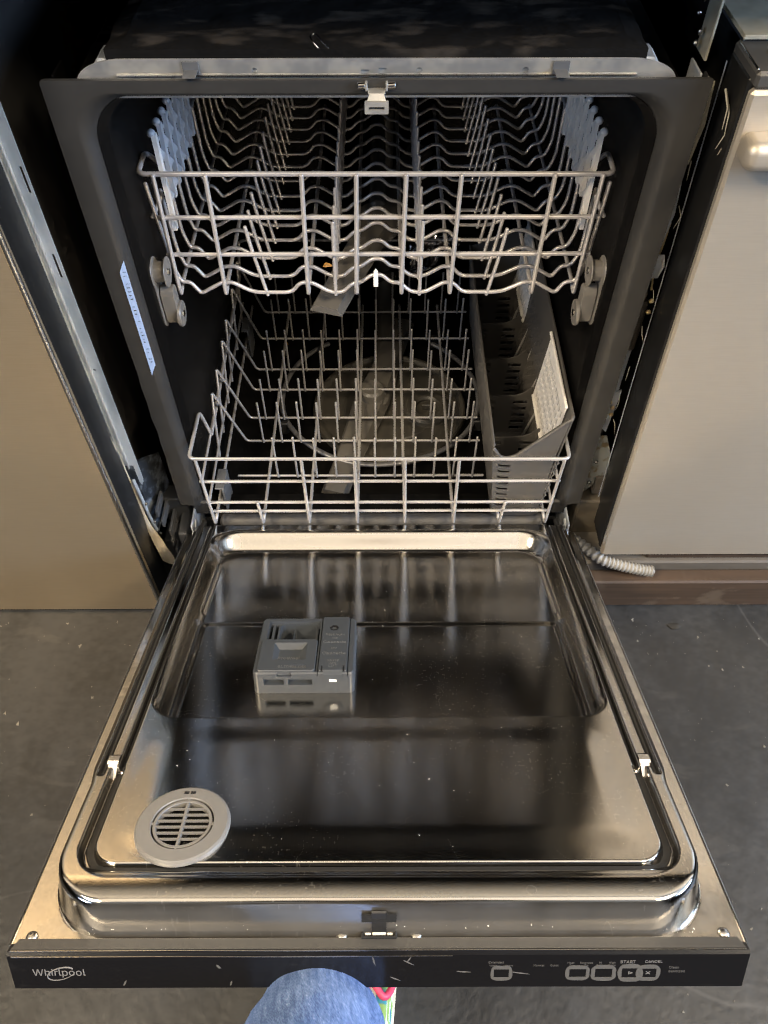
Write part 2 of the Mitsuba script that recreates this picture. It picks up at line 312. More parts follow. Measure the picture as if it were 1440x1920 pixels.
# upper rack rollers on the tub walls
for s in (-1, 1):
    def wheel(cy, cz, xin, r=.0172):
        pr = [(0, -.0088), (r, -.0088), (r + .0005, -.008), (r, -.0072), (r * .72, -.0066), (r * .70, .0055), (r, .0066), (r + .0005, .0075), (r, .0082), (.006, .0088), (0, .0070)]
        return lathe(pr, 'x', 30, (s * xin, cy, cz))
    R = add(DW + '__rack_roller', wheel(.052, .508, .2560), 'roller_grey', 35)
    lo = lathe([(0, -.0025), (.0155, -.0025), (.016, -.0015), (.016, .001), (.0150, .0022), (.005, .0026), (0, .0018)], 'x', 30, (s * .2440, .052, .4475))
    R2 = add(DW + '__rack_roller', lo, 'roller_grey', 35)
    for cy, cz, xx in ((.052, .508, .2468), (.052, .4475, .2412)):
        add((R if cz > .5 else R2) + '__axle_screw', lathe([(0, -.0012), (.0042, -.0012), (.0038, .0008), (.002, .0014), (0, .001)], 'x', 14, (s * xx, cy, cz)), 'screw')
    body = hull([(s * (.2535 + dx), .052 + .0095 * math.cos(a), (.4765 if math.sin(a) > 0 else .4475) + .0125 * math.sin(a)) for dx in (-.0075, .0075) for a in np.linspace(0, 2 * np.pi, 17)] + [(s * (.2535 + dx), .052 + .008 * math.cos(a), (.4765 if math.sin(a) > 0 else .4475) + .0110 * math.sin(a)) for dx in (-.0085, .0085) for a in np.linspace(0, 2 * np.pi, 17)])
    add(DW + '__roller_carrier', body, 'roller_grey', 30)
    plate = hull([(s * (.2645 + dx), .052 + .014 * math.cos(a), (.510 if math.sin(a) > 0 else .446) + .014 * math.sin(a)) for dx in (-.0015, .0015) for a in np.linspace(0, 2 * np.pi, 21)])
    add(DW + '__roller_carrier__mount_plate', plate, 'roller_grey', 30)

# tub floor: sump, filter, heater loop, feed pipe, lower spray arm
SZ = .0715
add(DW + '__sump', cat(lathe([(0, .004), (.118, .004), (.122, .006), (.127, .010), (.131, .0105), (.134, .008), (.136, 0)], 'z', 72, (.016, .262, SZ)),
                       lathe([(0, .0055), (.08, .0055), (.083, .0035)], 'z', 48, (.016, .262, SZ))), 'sump_grey', 30)
add(DW + '__filter_cup', cat(lathe([(.020, .004), (.020, .012), (.024, .016), (.036, .016), (.040, .012), (.0415, .006), (.044, .005)], 'z', 48, (.082, .253, SZ)), lathe([(0, .0075), (.0205, .0075)], 'z', 32, (.082, .253, SZ)),
     cbox(.0725, .0915, .250, .256, SZ + .007, SZ + .020, .002)), 'sump_grey', 30)
ring = [(.0 + .172 * math.cos(a) * (1 if math.sin(a) < .4 else 1), .265 + (.158 if math.sin(a) < 0 else .17) * math.sin(a), .098) for a in np.linspace(math.radians(-236), math.radians(56), 72)]
el = tube([(p[0], p[1], p[2] + .002 * math.sin(k * .35)) for k, p in enumerate(ring)], .0045, 10); ev = np.array(el.vertices); ev[:, 2] = .098 + (ev[:, 2] - .098) * .8; el.vertices = ev
add(DW + '__heating_element', el, 'element_metal', 40)
for px_, py_ in ((-.166, .20), (.168, .205), (.10, .42)):
    add(DW + '__heating_element__element_clip', cbox(px_ - .009, px_ + .009, py_ - .006, py_ + .006, .078, .1035, .002), 'rubber')
add(DW + '__feed_pipe', cat(tube(fillet([(.007, .575, .50), (.007, .572, .13), (.007, .52, .085), (.007, .33, .082)], .05, 8), .0165, 16), cbox(-.012, .026, .505, .55, .074, .100, .006)), 'spray_grey', 40)
add(DW + '__feed_pipe__pipe_collar', cbox(-.017, .031, .548, .585, .108, .150, .004), 'sump_grey')
add(DW + '__back_pipe', tube([(-.10, .57, .135), (.18, .57, .135)], .012, 14), 'tub_black', 40)
def spray(cx, cy, z, ang, L, w0, w1, th):
    P = []
    for t, w_, h_ in ((-1, w1, .6), (-.6, w1 * 1.05, .85), (0, w0, 1.0), (.6, w1 * 1.05, .85), (1, w1, .6)):
        for s in (-1, 1):
            P.append([(t * L, s * w_ * .5, 0), (t * L, s * w_ * .36, th * h_), ])
    secs = []
    for k in range(5):
        a, b = P[2 * k], P[2 * k + 1]; secs.append(np.array([a[0], a[1], b[1], b[0]]))
    hulls = [hull(np.vstack([secs[k], secs[k + 1]])) for k in range(4)]
    m = cat(*hulls); m.apply_transform(trimesh.transformations.rotation_matrix(ang, [0, 0, 1])); m.apply_translation((cx, cy, z)); return m
SA = add(DW + '__lower_spray_arm', spray(-.015, .268, .084, math.radians(74.5), .222, .064, .044, .018), 'spray_grey', 30)
add(SA + '__arm_hub', lathe([(0, .034), (.018, .034), (.022, .030), (.024, .016), (.030, .012), (.030, 0)], 'z', 32, (-.015, .268, .084)), 'spray_grey', 30)
for t in (-.20, -.15, -.10, .09, .14, .19):
    c_, s_ = math.cos(math.radians(74.5)), math.sin(math.radians(74.5))
    add(SA + '__jet', lathe([(0, .001), (.0032, .001), (.004, -.001)], 'z', 14, (-.015 + t * c_, .268 + t * s_, .0995 - .03 * abs(t) * 0 - (.0055 if abs(t) > .16 else .002))), 'hole_black')
for p in ((-.1225, .405, .0725), (-.148, .425, .072)):
    pass

# ------------------------------------------------------------------ dishwasher door
LI = DW + '__door_liner'
def ss(x): x = np.clip(x, 0, 1); return x * x * (3 - 2 * x)
def sdr(u, v, hw, v0, v1, r):
    """distance to a rounded rectangle |u|<hw, v0<v<v1 (negative inside)"""
    qx = np.abs(u) - hw + r; qv = np.abs(v - (v0 + v1) / 2) - (v1 - v0) / 2 + r
    return np.hypot(np.maximum(qx, 0), np.maximum(qv, 0)) + np.minimum(np.maximum(qx, qv), 0) - r
def liner_height(u, v):
    h = np.zeros_like(u)
    # side and front channels
    rin = sdr(u, v, .2462, -.2, .6415, .024); rout = sdr(u, v, .2590, -.2, .6545, .034)
    dep = .0095 * (1 - ss((v - .638) / .012)) + .0011 * ss((v - .638) / .012)
    low = ss((v - .5305) / .004)
    ch = ss(rin / .0035 + .2) * ss(-rout / .0035 + .2)
    au = np.abs(u)
    g1 = ss((au - .2466) / .0028) * ss((.2545 - au) / .003) * (1 - low)
    g2 = ss((au - .2635) / .003) * ss((.2715 - au) / .003) * (1 - ss((v - .5395) / .004))
    h -= np.maximum(ch * dep * low, np.maximum(g1, g2) * .0085)
    strip = ss((au - .2535) / .002) * ss((.2650 - au) / .002) * (1 - low)
    h -= strip * .0022 * (1 - np.maximum(g1, g2))
    h -= .003 * ss((au - .2715) / .004) * (1 - ss((v - .53) / .02))
    # the pan
    hw = .2575 - (v - .09) * .034
    rc = np.where(v < .27, .056, .034)
    d = sdr(u, v, hw, .0715, .4645, rc)
    w = np.where(v > .36, .026 - .014 * ss((v - .40) / .05) * (np.abs(u) < .2), .0255)
    w = .026 - .012 * ss((v - .425) / .03)
    h = np.minimum(h, -.0258 * ss(-d / w))
    d2 = sdr(u, v, .2365, .2625, .4560, .012)
    h = np.minimum(h, np.where(d2 < 0, -.0258 - .0 * u, 1.0) * ss(-d2 / .0045) + (1 - ss(-d2 / .0045)) * h)
    d3 = sdr(u, v, .2290, .2645, .4550, .010)
    h -= .0028 * ss(-d3 / .007)
    # inner long ribs pressed in the side walls of the shallow part
    rib = sdr(np.abs(u), v, .2335, .125, .252, .006); rib = np.maximum(rib, .2265 - np.abs(u))
    h += .0022 * ss(-rib / .003)
    # the front rim falls gently towards the free end
    h -= .0032 * np.clip((v - .652) / .02, 0, 2) ** 1.5 * 1.0
    h += .0042 * ss((v - .462) / .18) * 1.0
    # gentle crown of the plateau
    h += .0012 * ss(-sdr(u, v, .235, .475, .632, .03) / .03)
    return h
def drop(u, v):
    edge = .2790 - .0050 * ss((v - .525) / .03)
    d = sdr(u, v, 1.0, -.3, .6765, .05) * 0 + np.maximum(0, 0)
    qx = np.abs(u) - edge + .05; qv = v - .6765 + .05
    d = np.hypot(np.maximum(qx, 0), np.maximum(qv, 0)) + np.minimum(np.maximum(qx, qv), 0) - .05
    return d
us = np.concatenate([np.arange(-.2845, .2846, .00125)]); vs = np.arange(.028, .6835, .00125)
U, V = np.meshgrid(us, vs, indexing='ij')
H = liner_height(U, V)
d = drop(U, V)
roll = np.where(d > -.006, .006 - np.sqrt(np.maximum(.006 ** 2 - np.clip(d + .006, 0, .006) ** 2, 0)), 0)
H = H - roll
wallt = np.clip(d / .0055, 0, 1)
H = H - (.0305) * (wallt * .75 + .25 * ss(wallt))
H = H - .026 * (1 - ss((V - .030) / .030))          # turns down at the hinge
n1, n2 = U.shape; idx = np.arange(n1 * n2).reshape(n1, n2)
F = np.stack([idx[:-1, :-1], idx[1:, :-1], idx[1:, 1:], idx[:-1, 1:]], -1).reshape(-1, 4)
keepq = (d[:-1, :-1].reshape(-1) < .0075) & (np.hypot(U + .1737, V - .604)[:-1, :-1].reshape(-1) > .0290)
F = F[keepq]; F = np.vstack([F[:, [0, 1, 2]], F[:, [0, 2, 3]]])
W3 = np.stack([U, V, H], -1).reshape(-1, 3)
liner = trimesh.Trimesh(W3, F, process=False)
used = np.unique(F); remap = -np.ones(len(W3), int); remap[used] = np.arange(len(used))
liner = trimesh.Trimesh(W3[used], remap[F], process=False)
luv = W3[used][:, :2] * 1.0
ld = trimesh.Trimesh((np.c_[liner.vertices, np.ones(len(liner.vertices))] @ DM.T)[:, :3], liner.faces[:, ::-1], process=False)
scene[LI] = mikit.ply(ld, 'liner_steel', True, uv=luv)
# the flat skirt round the raised liner, and the door's outer shell
sk = Polygon([(-.302, .02), (.302, .02), (.3015, .6885), (-.3015, .6885)])
skirt = extr(sk, .003); skirt.apply_translation((0, 0, -.0395))
add(DW + '__door_skirt', todoor(skirt), 'skirt_steel', False)
add(DW + '__door_shell', todoor(cbox(-.3015, .3015, .02, .684, -.072, -.0400, .003)), 'panel_black')
for s in (-1, 1): add(DW + '__door_skirt__skirt_edge', todoor(tube([(s * .302, .03, -.0365), (s * .3018, .688, -.0365)], .0012, 8)), 'steel_bright')
# gaskets lying in the side grooves
for s in (-1, 1):
    add(DW + '__side_gasket', todoor(cat(tube([(s * .2672, .035, -.0062), (s * .2672, .30, -.0062), (s * .2675, .536, -.0066)], .0030, 10), tube([(s * .2705, .035, -.004), (s * .2705, .536, -.0048)], .0011, 8))), 'rubber', 40)
    add(DW + '__side_gasket', todoor(tube([(s * .2505, .035, -.0075), (s * .2502, .526, -.0075)], .0018, 8)), 'rubber', 40)
    add(DW + '__gasket_clip', todoor(cat(hull([(s * x, v_, h) for x in (.2540, .2646) for v_, h in ((.514, -.0012), (.5195, .0030), (.5265, .0034), (.5290, .0016), (.529, -.002), (.514, -.003))]), hull([(s * x, v_, h) for x in (.2548, .2632) for v_, h in ((.5290, .0012), (.5395, -.0060), (.5395, -.0068), (.5290, -.001))]))), 'steel_bright', 20)
pth = [(-.2524, v_) for v_ in np.linspace(.534, .613, 14)] + [(-.2200 - .0324 * math.cos(q), .615 + .0320 * math.sin(q)) for q in np.linspace(.06, np.pi / 2, 14)] + [(u_, .6470) for u_ in np.linspace(-.20, .20, 30)] + [(.2200 + .0324 * math.sin(q), .615 + .0320 * math.cos(q)) for q in np.linspace(0, np.pi / 2 - .06, 14)] + [(.2524, v_) for v_ in np.linspace(.613, .534, 14)]
pth = np.array(pth); tg = np.gradient(pth, axis=0); tg /= np.linalg.norm(tg, axis=1, keepdims=True); no = np.c_[-tg[:, 1], tg[:, 0]]
wd = np.where(np.abs(pth[:, 0]) < .235, .0034, .0041); hh = liner_height(pth[:, 0], pth[:, 1]); hh = np.maximum(hh, np.maximum(liner_height(*(pth + no * wd[:, None] * .7).T) - .004, hh)) + .0008
Vr = np.concatenate([np.c_[pth + no * wd[:, None] * k_, hh + dz_] for k_, dz_ in ((-1, -.0012), (-.75, 0), (.75, 0), (1, -.0012))]); n_ = len(pth); Fr = []
for r_ in range(3):
    for k in range(n_ - 1): a_ = r_ * n_ + k; Fr += [[a_, a_ + 1, a_ + 1 + n_], [a_, a_ + 1 + n_, a_ + n_]]
add(DW + '__channel_gasket', todoor(trimesh.Trimesh(Vr, Fr, process=False)), 'rubber', 40)
# control console at the door's free end
CO = DW + '__control_panel'
con = hull([(s * .3005, .6872, h) for s in (-1, 1) for h in (-.0690, -.0350)] + [(s * .3010, .6945, -.0335) for s in (-1, 1)] + [(s * .3010, .6970, -.0360) for s in (-1, 1)] + [(s * .2985, .7035, -.0690) for s in (-1, 1)] + [(s * .2975, .7020, -.0715) for s in (-1, 1)])
add(CO, todoor(con), 'console_black', 30)
add(CO + '__top_strip', todoor(hull([(s * x, v_, h) for s in (-1, 1) for x, v_ in ((.2945, .6845), (.2985, .6935)) for h in (-.0352, -.0325)])), 'console_top', 30)
add(CO + '__trim_line', todoor(cat(tube([(-.2985, .6948, -.0330), (.2985, .6948, -.0330)], .0006, 6), tube([(-.297, .69775, -.0362), (.06, .69775, -.0362)], .00055, 6))), 'steel_bright')
fn = np.array([0, (.0690 - .0360), -(.7035 - .6970)]); # face runs from (.6970,-.0360) to (.7035,-.0690)
fdir = np.array([0, .7035 - .6970, -.0690 + .0360]); fdir /= np.linalg.norm(fdir)
fnor = np.array([0, .033, .0065]); fnor /= np.linalg.norm(fnor)
def onface(mesh, u, w, lift=.0001):
    """puts a mesh drawn in xy (y up the face) on the console's face; w metres down from the top edge"""
    o = np.array([u, .6970, -.0360]) + fdir * w + fnor * lift
    M = np.eye(4); M[:3, 0] = (1, 0, 0); M[:3, 1] = -fdir; M[:3, 2] = fnor; M[:3, 3] = o
    m = mesh.copy(); m.apply_transform(M); return todoor(m)
def text(t, size, u, w, key, bs, centre=False, sx=1.0, bold=False):
    m = meshkit.text_mesh(t, size, .0002, bold); m.apply_scale([sx, 1, 1])
    if centre: m.apply_translation((-m.extents[0] / 2, 0, 0))
    add(key, onface(m, u, w), bs, False)
text('Whirlpool', .0066, -.2822, .0200, CO + '__logo_lettering', 'print_grey', sx=1.05)
th = np.linspace(.25, 1.85 * np.pi, 40)
sw = np.c_[.0115 * np.cos(th) * (1 + .06 * th / 6), .0058 * np.sin(th), 0 * th]
Rz = np.array([[math.cos(.35), -math.sin(.35), 0], [math.sin(.35), math.cos(.35), 0], [0, 0, 1]])
add(CO + '__logo_ring', onface(tube(sw @ Rz.T, np.linspace(.0007, .00025, 40), 6), -.2590, .0182, .0001), 'print_grey')
def blob(w_, h_, seed):
    a = np.linspace(0, 2 * np.pi, 48, endpoint=False); n_ = 3.2
    r = (np.abs(np.cos(a)) ** n_ + np.abs(np.sin(a)) ** n_) ** (-1 / n_)
    k = 1 + .10 * (meshkit.noise(np.c_[np.cos(a) * 2 + 9, np.sin(a) * 2 + seed, a * 0], seed) - .5)
    return Polygon(np.c_[r * np.cos(a) * w_ / 2 * k, r * np.sin(a) * h_ / 2 * k])
def px_u(px): return (px - 708.5) / 2290.0
for (px, py, w_, h_, seed) in ((938, 1818, .018, .0155, 3), (1080.5, 1818, .020, .0155, 1), (1129, 1818, .0205, .0165, 2), (1179, 1818, .0205, .018, 4), (1212, 1818, .0195, .017, 5)):
    ringp = blob(w_, h_, seed).difference(sbox(-w_ * .34, -h_ * .27, w_ * .34, h_ * .27))
    b = add(CO + '__button', onface(extr(ringp, .0003), px_u(px), .0190, .00005 + .0001 * (seed == 5)), 'print_dim', False)
    if seed == 4: add(b + '__start_mark', onface(extr(Polygon([(-.0016, -.0015), (.0022, 0), (-.0016, .0015)]).difference(Polygon([(-.0010, -.0008), (.0010, 0), (-.0010, .0008)])), .0002), px_u(px), .0190), 'print_grey', False)
    if seed == 5: add(b + '__cancel_mark', onface(cat(*[extr(affinity.rotate(sbox(-.0022, -.0003, .0022, .0003), s), .0002) for s in (40, -40)]), px_u(px), .0190), 'print_grey', False)
for t, px, w_, sz, bs in (('START', 1172, .0088, .0027, 'print_grey'), ('CANCEL', 1220, .0086, .0025, 'print_grey'), ('Resume', 1172, .0118, .0016, 'print_dim'), ('Drain', 1217, .0118, .0016, 'print_dim'), ('Heat', 1066, .0092, .0018, 'print_dim'), ('Extended', 1095, .0092, .0017, 'print_dim'), ('Dry', 1068, .0118, .0016, 'print_dim'), ('Dry', 1095, .0118, .0016, 'print_dim'),
                          ('Hi', 1121, .0092, .0018, 'print_dim'), ('High', 1143, .0092, .0018, 'print_dim'), ('Temp', 1121, .0118, .0016, 'print_dim'), ('Rinse', 1143, .0118, .0016, 'print_dim'), ('Extended', 927, .0086, .0020, 'print_dim'), ('Wash', 922, .0118, .0016, 'print_dim'), ('Heavy', 951, .0118, .0016, 'print_dim'), ('Normal', 1007, .0118, .0018, 'print_dim'), ('Quick', 1036, .0118, .0018, 'print_dim'),
                          ('Clean', 1259, .0145, .0022, 'print_dim'), ('Sanitized', 1265, .0185, .0022, 'print_dim')):
    text(t, sz, px_u(px), w_, CO + '__lettering', bs, True, 1.05)
# scuffs and tape remains on the console
sc = []
for px, py, L, a in ((868, 1817, .012, -4), (1265 - 290, 1820, .014, -9), (765, 1800, .010, -30), (766, 1793, .007, 60), (740, 1830, .009, -25), (700, 1797, .005, -60), (411, 1806, .004, -20), (233, 1836, .004, 40), (432, 1837, .003, 50)):
    q = affinity.rotate(Polygon([(-L / 2, -.0003), (0, -.0007), (L / 2, 0), (0, .0006), (-L / 2, .0004)]), a)
    if L < .0055: q = affinity.scale(q, 1, 2.2)
    sc.append(onface(extr(q, .0002), (px - 708.5) / 2290, (py - 1786) / 60 * .0335, .00012))
add(CO + '__scuff', cat(*sc), 'scuff_grey', False); labels[CO + '__scuff'] = {'label': 'pale scuffs and flakes on the black console', 'kind': 'stuff'}
# latch recess at the console's middle
LA = DW + '__door_latch'
add(LA, todoor(cat(cbox(-.0140, .0150, .6745, .6855, -.0362, -.0335, .0006), cbox(-.0140, -.0122, .6745, .6855, -.0362, -.0300, .0005), cbox(.0132, .0150, .6745, .6855, -.0362, -.0300, .0005), cbox(-.014, .015, .6840, .6855, -.036, -.0302, .0004))), 'hole_black')
add(LA + '__latch_tongue', todoor(cat(cbox(-.0052, .0062, .6790, .6822, -.0334, -.0312, .0006))), 'white_plastic')
for a_, b_ in ((-.0112, -.0062), (.0072, .0118)): add(LA + '__latch_pin', todoor(cbox(a_, b_, .6798, .6820, -.0334, -.0318, .0004)), 'white_plastic')
add(LA + '__latch_flap', todoor(hull([(x, v_, h) for x in (-.0055, .0065) for v_, h in ((.6788, -.006), (.6802, -.007), (.6790, -.030), (.6812, -.030))])), 'rubber')
add(LA + '__latch_slot', todoor(hull([(x, v_, h) for x in (-.0138, .0148) for v_, h in ((.6785, -.0095), (.6796, -.0095), (.6795, -.017), (.6812, -.017))])), 'hole_black')
# the screws on the skirt
for u_, v_ in ((-.2868, .6805), (.2862, .6790), (-.0300, .6805), (.0312, .6805)):
    S = add(DW + '__skirt_screw', todoor(lathe([(.0048, 0), (.0048, .0010), (.0040, .0024), (.0022, .0032), (0, .0034)], 'z', 20, (u_, v_, -.0366))), 'screw', 40)
    add(S + '__screw_recess', todoor(lathe([(.0013, -.0002), (.0011, .0002), (0, .0002)], 'z', 6, (u_ - .0006, v_ - .0010, -.0332))), 'hole_black', False)

# vent grille
VE = DW + '__vent_grille'; vu, vv_ = -.1737, .604
def ringpoly(r0, r1): return Point(0, 0).buffer(r1, 48).difference(Point(0, 0).buffer(r0, 48))
def atvent(m, h): m = m.copy(); m.apply_transform(trimesh.transformations.rotation_matrix(.02, [1, 0, 0])); m.apply_translation((vu, vv_, h + .0034)); return todoor(m)
disc = Point(0, 0).buffer(.0418, 64).difference(Point(0, 0).buffer(.0272, 48))
for sx in (-.0034, .0026): disc = disc.difference(sbox(sx - .0022, -.0352, sx + .0022, -.0322))
add(VE, atvent(lathe([(.0272, -.004), (.0274, .0036), (.0280, .0044), (.0395, .0040), (.0414, .0028), (.0420, .0006), (.0420, -.001)], 'z', 72), .0012), 'vent_grey', 30)
add(VE + '__grille_rim', atvent(lathe([(.0232, -.003), (.0232, .0030), (.0236, .0036), (.0256, .0036), (.0260, .0030), (.0260, -.003), (.0232, -.003)], 'z', 56), .0012), 'vent_grey', 30)
for a in (90, 180, 0, 270):
    x, y = .0266 * math.cos(math.radians(a)), .0266 * math.sin(math.radians(a))
    add(VE + '__grille_lug', atvent(cbox(x - .0014, x + .0014, y - .0014, y + .0014, -.001, .0034, .0004), .0012), 'vent_grey')
for k, y in enumerate((-.0165, -.0100, -.0035, .0030, .0095, .0160)):
    L = math.sqrt(.0238 ** 2 - y * y)
    sl = hull([(x, y + dy, h) for x in (-L, L) for dy, h in ((-.0008, .0030), (.0008, .0030), (.0009, .0012), (.0001, .0012))])
    add(VE + '__slat', atvent(sl, .0012), 'vent_grey')
add(VE + '__centre_rib', atvent(cbox(-.0013, .0013, -.0234, .0234, -.002, .0034, .0004), .0012), 'vent_grey')
add(VE + '__well', atvent(lathe([(0, -.022), (.0285, -.022), (.0285, .0005)], 'z', 48), 0), 'hole_black')
add(VE + '__moulded_square', atvent(cat(*[cbox(sx - .0022, sx + .0022, -.0352, -.0322, .0043, .0048, .0002) for sx in (-.0034, .0026)]), .0012), 'hole_black')
wl = []
for k in range(5):
    x, y = rng.uniform(-.013, .013, 2); wl.append(cbox(x - .002, x + .002, y - .001, y + .001, 0, .0015, .0003))
add(VE + '__inner_fin', atvent(cat(*wl), -.0215), 'plastic_grey_dark')

# detergent dispenser
DI = DW + '__detergent_dispenser'; du0, du1, dv0, dv1, db = -.1432, -.0288, .2915, .3950, -.0305
dw, dl = du1 - du0, dv1 - dv0
def S_(s): return du0 + s * dw
def T_(t): return dv0 + t * dl
def rbox(u0, u1, v0, v1, h0, h1, r, top=.0015):
    a = sbox(u0, v0, u1, v1).buffer(-r).buffer(r, 8); P = [(x, y, z) for z, q in ((h0, a), (h1 - top, a), (h1, a.buffer(-top))) for x, y in q.exterior.coords]
    return hull(P)
body = mf(rbox(du0, du1, dv0, dv1, db, .0005, .006))
body -= mbox(S_(.075), S_(.622), T_(.06), T_(.97), -.0030, .01)                 # the lid's sunken bed
body -= mf(rbox(S_(.195), S_(.60), T_(.085), T_(.55), -.026, .0, .006))             # detergent cup
body -= mbox(S_(.085), S_(.115), T_(.10), T_(.60), -.018, .0)
body -= mbox(S_(.140), S_(.175), T_(.10), T_(.60), -.018, .0)
body -= mbox(S_(.602), S_(.618), T_(.16), T_(.60), -.015, .0)
for s0, s1 in ((.105, .305), (.345, .585)):
    body -= mbox(S_(s0), S_(s1), T_(.93), T_(1.1), -.0165, -.0085)                # slots in the front face
body -= mbox(S_(.24), S_(.38), T_(.965), T_(1.05), -.0045, .01)
for s0 in (.636, .934):
    body -= mbox(S_(s0), S_(s0 + .008), T_(-.02), T_(1.1), -.004, .01)
add(DI, todoor(tm(body)), 'dispenser_grey', 25)
lid = mf(rbox(S_(.04), S_(.612), T_(.435), T_(.985), -.004, .0032, .004, .0008))
wed = [(S_(.17), T_(.50), .0036), (S_(.515), T_(.50), .0036), (S_(.17), T_(.80), .0036), (S_(.515), T_(.80), .0036), (S_(.225), T_(.565), -.0022), (S_(.455), T_(.565), -.0022), (S_(.225), T_(.80), -.0022), (S_(.43), T_(.80), -.0022)]
lid -= mf(hull(wed))
lid -= mbox(S_(.385), S_(.525), T_(.885), T_(.945), .0024, .01)
LD = add(DI + '__sliding_lid', todoor(tm(lid)), 'dispenser_grey', 25)
cov = mf(rbox(S_(.648), S_(.928), T_(.0), T_(.975), -.004, .0022, .002, .0006)) - mf(lathe([(0, -.006), (.0050, -.006), (.0050, .006), (0, .006)], 'z', 24, (S_(.772), T_(.215), .0)))
for s0 in (.672, .888): cov -= mbox(S_(s0), S_(s0 + .016), T_(.89), T_(1.1), -.01, .01)
CV = add(DI + '__rinse_cover', todoor(tm(cov)), 'dispenser_grey', 25)
add(DI + '__rinse_window', todoor(lathe([(.0052, 0), (.0052, .0012), (.0042, .0016), (.0036, -.001), (0, -.0012)], 'z', 24, (S_(.772), T_(.215), .0010))), 'console_black', 30)
add(DI + '__cover_latch', todoor(hull([(S_(s), v_, h) for s in (.695, .882) for v_, h in ((T_(.965), .0024), (T_(.965), -.003), (T_(1.0) + .0012, -.001), (T_(1.0) + .0012, -.0065))] + [(S_(s), T_(1.0) + .0014, h) for s in (.725, .855) for h in (-.012,)])), 'dispenser_grey')
add(DI + '__cup_rib', todoor(cbox(S_(.335), S_(.343), T_(.105), T_(.34), -.022, -.008, .0006)), 'dispenser_grey')
def dtext(t, size, s, t_, key, h=.0022, bs='plastic_grey_dark'):
    m = meshkit.text_mesh(t, size, .0003); m.apply_translation((-m.extents[0] / 2, 0, 0)); m.apply_transform(np.diag([1.15, -1, 1, 1])); m.apply_translation((S_(s), T_(t_), h)); add(key, todoor(m), bs, False)
dtext('ProWash', .0042, .335, .735, DI + '__moulded_lettering', -.0022, 'plastic_grey')
dtext('SLIDE', .0038, .315, .935, DI + '__moulded_lettering', .0032, 'plastic_grey'); dtext('CLOSE', .0034, .455, .935, DI + '__moulded_lettering', .0025, 'plastic_grey')
for t, tt, sz in (('Platinum', .36, .0036), ('use', .42, .0026), ('Cascade', .50, .0042), ('and', .60, .0026), ('Cascade', .70, .0042), ('RINSE', .82, .0028), ('AID', .865, .0028), ('LIFT', .91, .0030)):
    dtext(t, sz, .785, tt, DI + '__moulded_lettering', .0022, 'plastic_grey')
add('paper_scrap', todoor(hull([(S_(.755), T_(1.0) + .0016, -.0075), (S_(.83), T_(1.0) + .0016, -.0082), (S_(.755), T_(1.0) + .0016, -.0105), (S_(.825), T_(1.0) + .0017, -.0112), (S_(.76), T_(1.0) + .0006, -.006), (S_(.83), T_(1.0) + .0006, -.0068)])), 'crumb_white')
tag('paper_scrap', 'small white paper scrap stuck on the front of the detergent dispenser', 'scrap')
# crumbs and dust lying on the door
def crumbs(n, fn, r0, r1, seed):
    g = np.random.default_rng(seed); ms = []
    for k in range(n):
        u_, v_, h_ = fn(g); r = r0 + (r1 - r0) * g.random() ** 3
        m = hull(g.normal(size=(8, 3)) * [r, r, r * .5]); m.apply_translation((u_, v_, h_ + r * .2)); ms.append(m)
    return todoor(cat(*ms))
def lh(u_, v_): return float(liner_height(np.array([u_]), np.array([v_]))[0])
def on_plateau(g): u_, v_ = g.uniform(-.23, .23), g.uniform(.475, .63); return u_, v_, lh(u_, v_)
def on_pan(g): u_, v_ = g.uniform(-.2, .2), g.uniform(.13, .45); return u_, v_, lh(u_, v_)
def on_front(g): return g.uniform(-.24, .26), .6790 - g.random() ** 2 * .0016 + .0012, -.034 + g.random() ** 2 * .012
add('crumbs', cat(crumbs(45, on_plateau, .00015, .0006, 3), crumbs(28, on_pan, .00015, .0006, 4), crumbs(110, on_front, .00012, .0005, 5)), 'crumb_white', False)
tag('crumbs', 'white specks of dust and crumbs scattered on the steel door', 'crumbs', kind='stuff')

# hinge arms and base of the dishwasher
for s in (-1, 1):
    add(DW + '__hinge_arm', cat(cbox(min(s * .284, s * .287), max(s * .284, s * .287), -.03, .06, .02, .115, .001), tube([(s * .2855, -.01, .105), (s * .2855, -.03, .09)], .0035, 8)), 'galvanised_dull')
add(DW + '__base', cat(cbox(-.298, .298, .03, .57, FLOOR + .03, .055, .004), cbox(-.29, .29, .05, .06, FLOOR + .02, FLOOR + .1, .003)), 'rubber')
for x0, x1, y0, y1, z0, z1 in ((-.330, -.318, -.010, .05, -.045, .075), (-.314, -.300, -.022, .05, -.045, .085), (-.338, -.300, .02, .05, .040, .118), (-.332, -.296, -.018, .0, -.045, -.015), (-.345, -.333, -.01, .03, -.045, .05)):
    add(DW + '__base_rib', cbox(x0, x1, y0, y1, z0, z1, .002), 'plastic_grey_dark')
for s in (-1, 1):
    for (y_, z_) in ((-.012, .03), (-.022, -.012)):
        add(DW + '__base_screw', lathe([(.0035, 0), (.003, .0015), (0, .002)], 'y', 12, (s * .312, y_ - .004, z_)), 'screw')
for s in (-1, 1):
    add(DW + '__levelling_leg', cat(lathe([(0, 0), (.016, 0), (.016, .008), (.006, .010), (.006, .08), (0, .08)], 'z', 18, (s * .27, .05, FLOOR))), 'galvanised_dull')
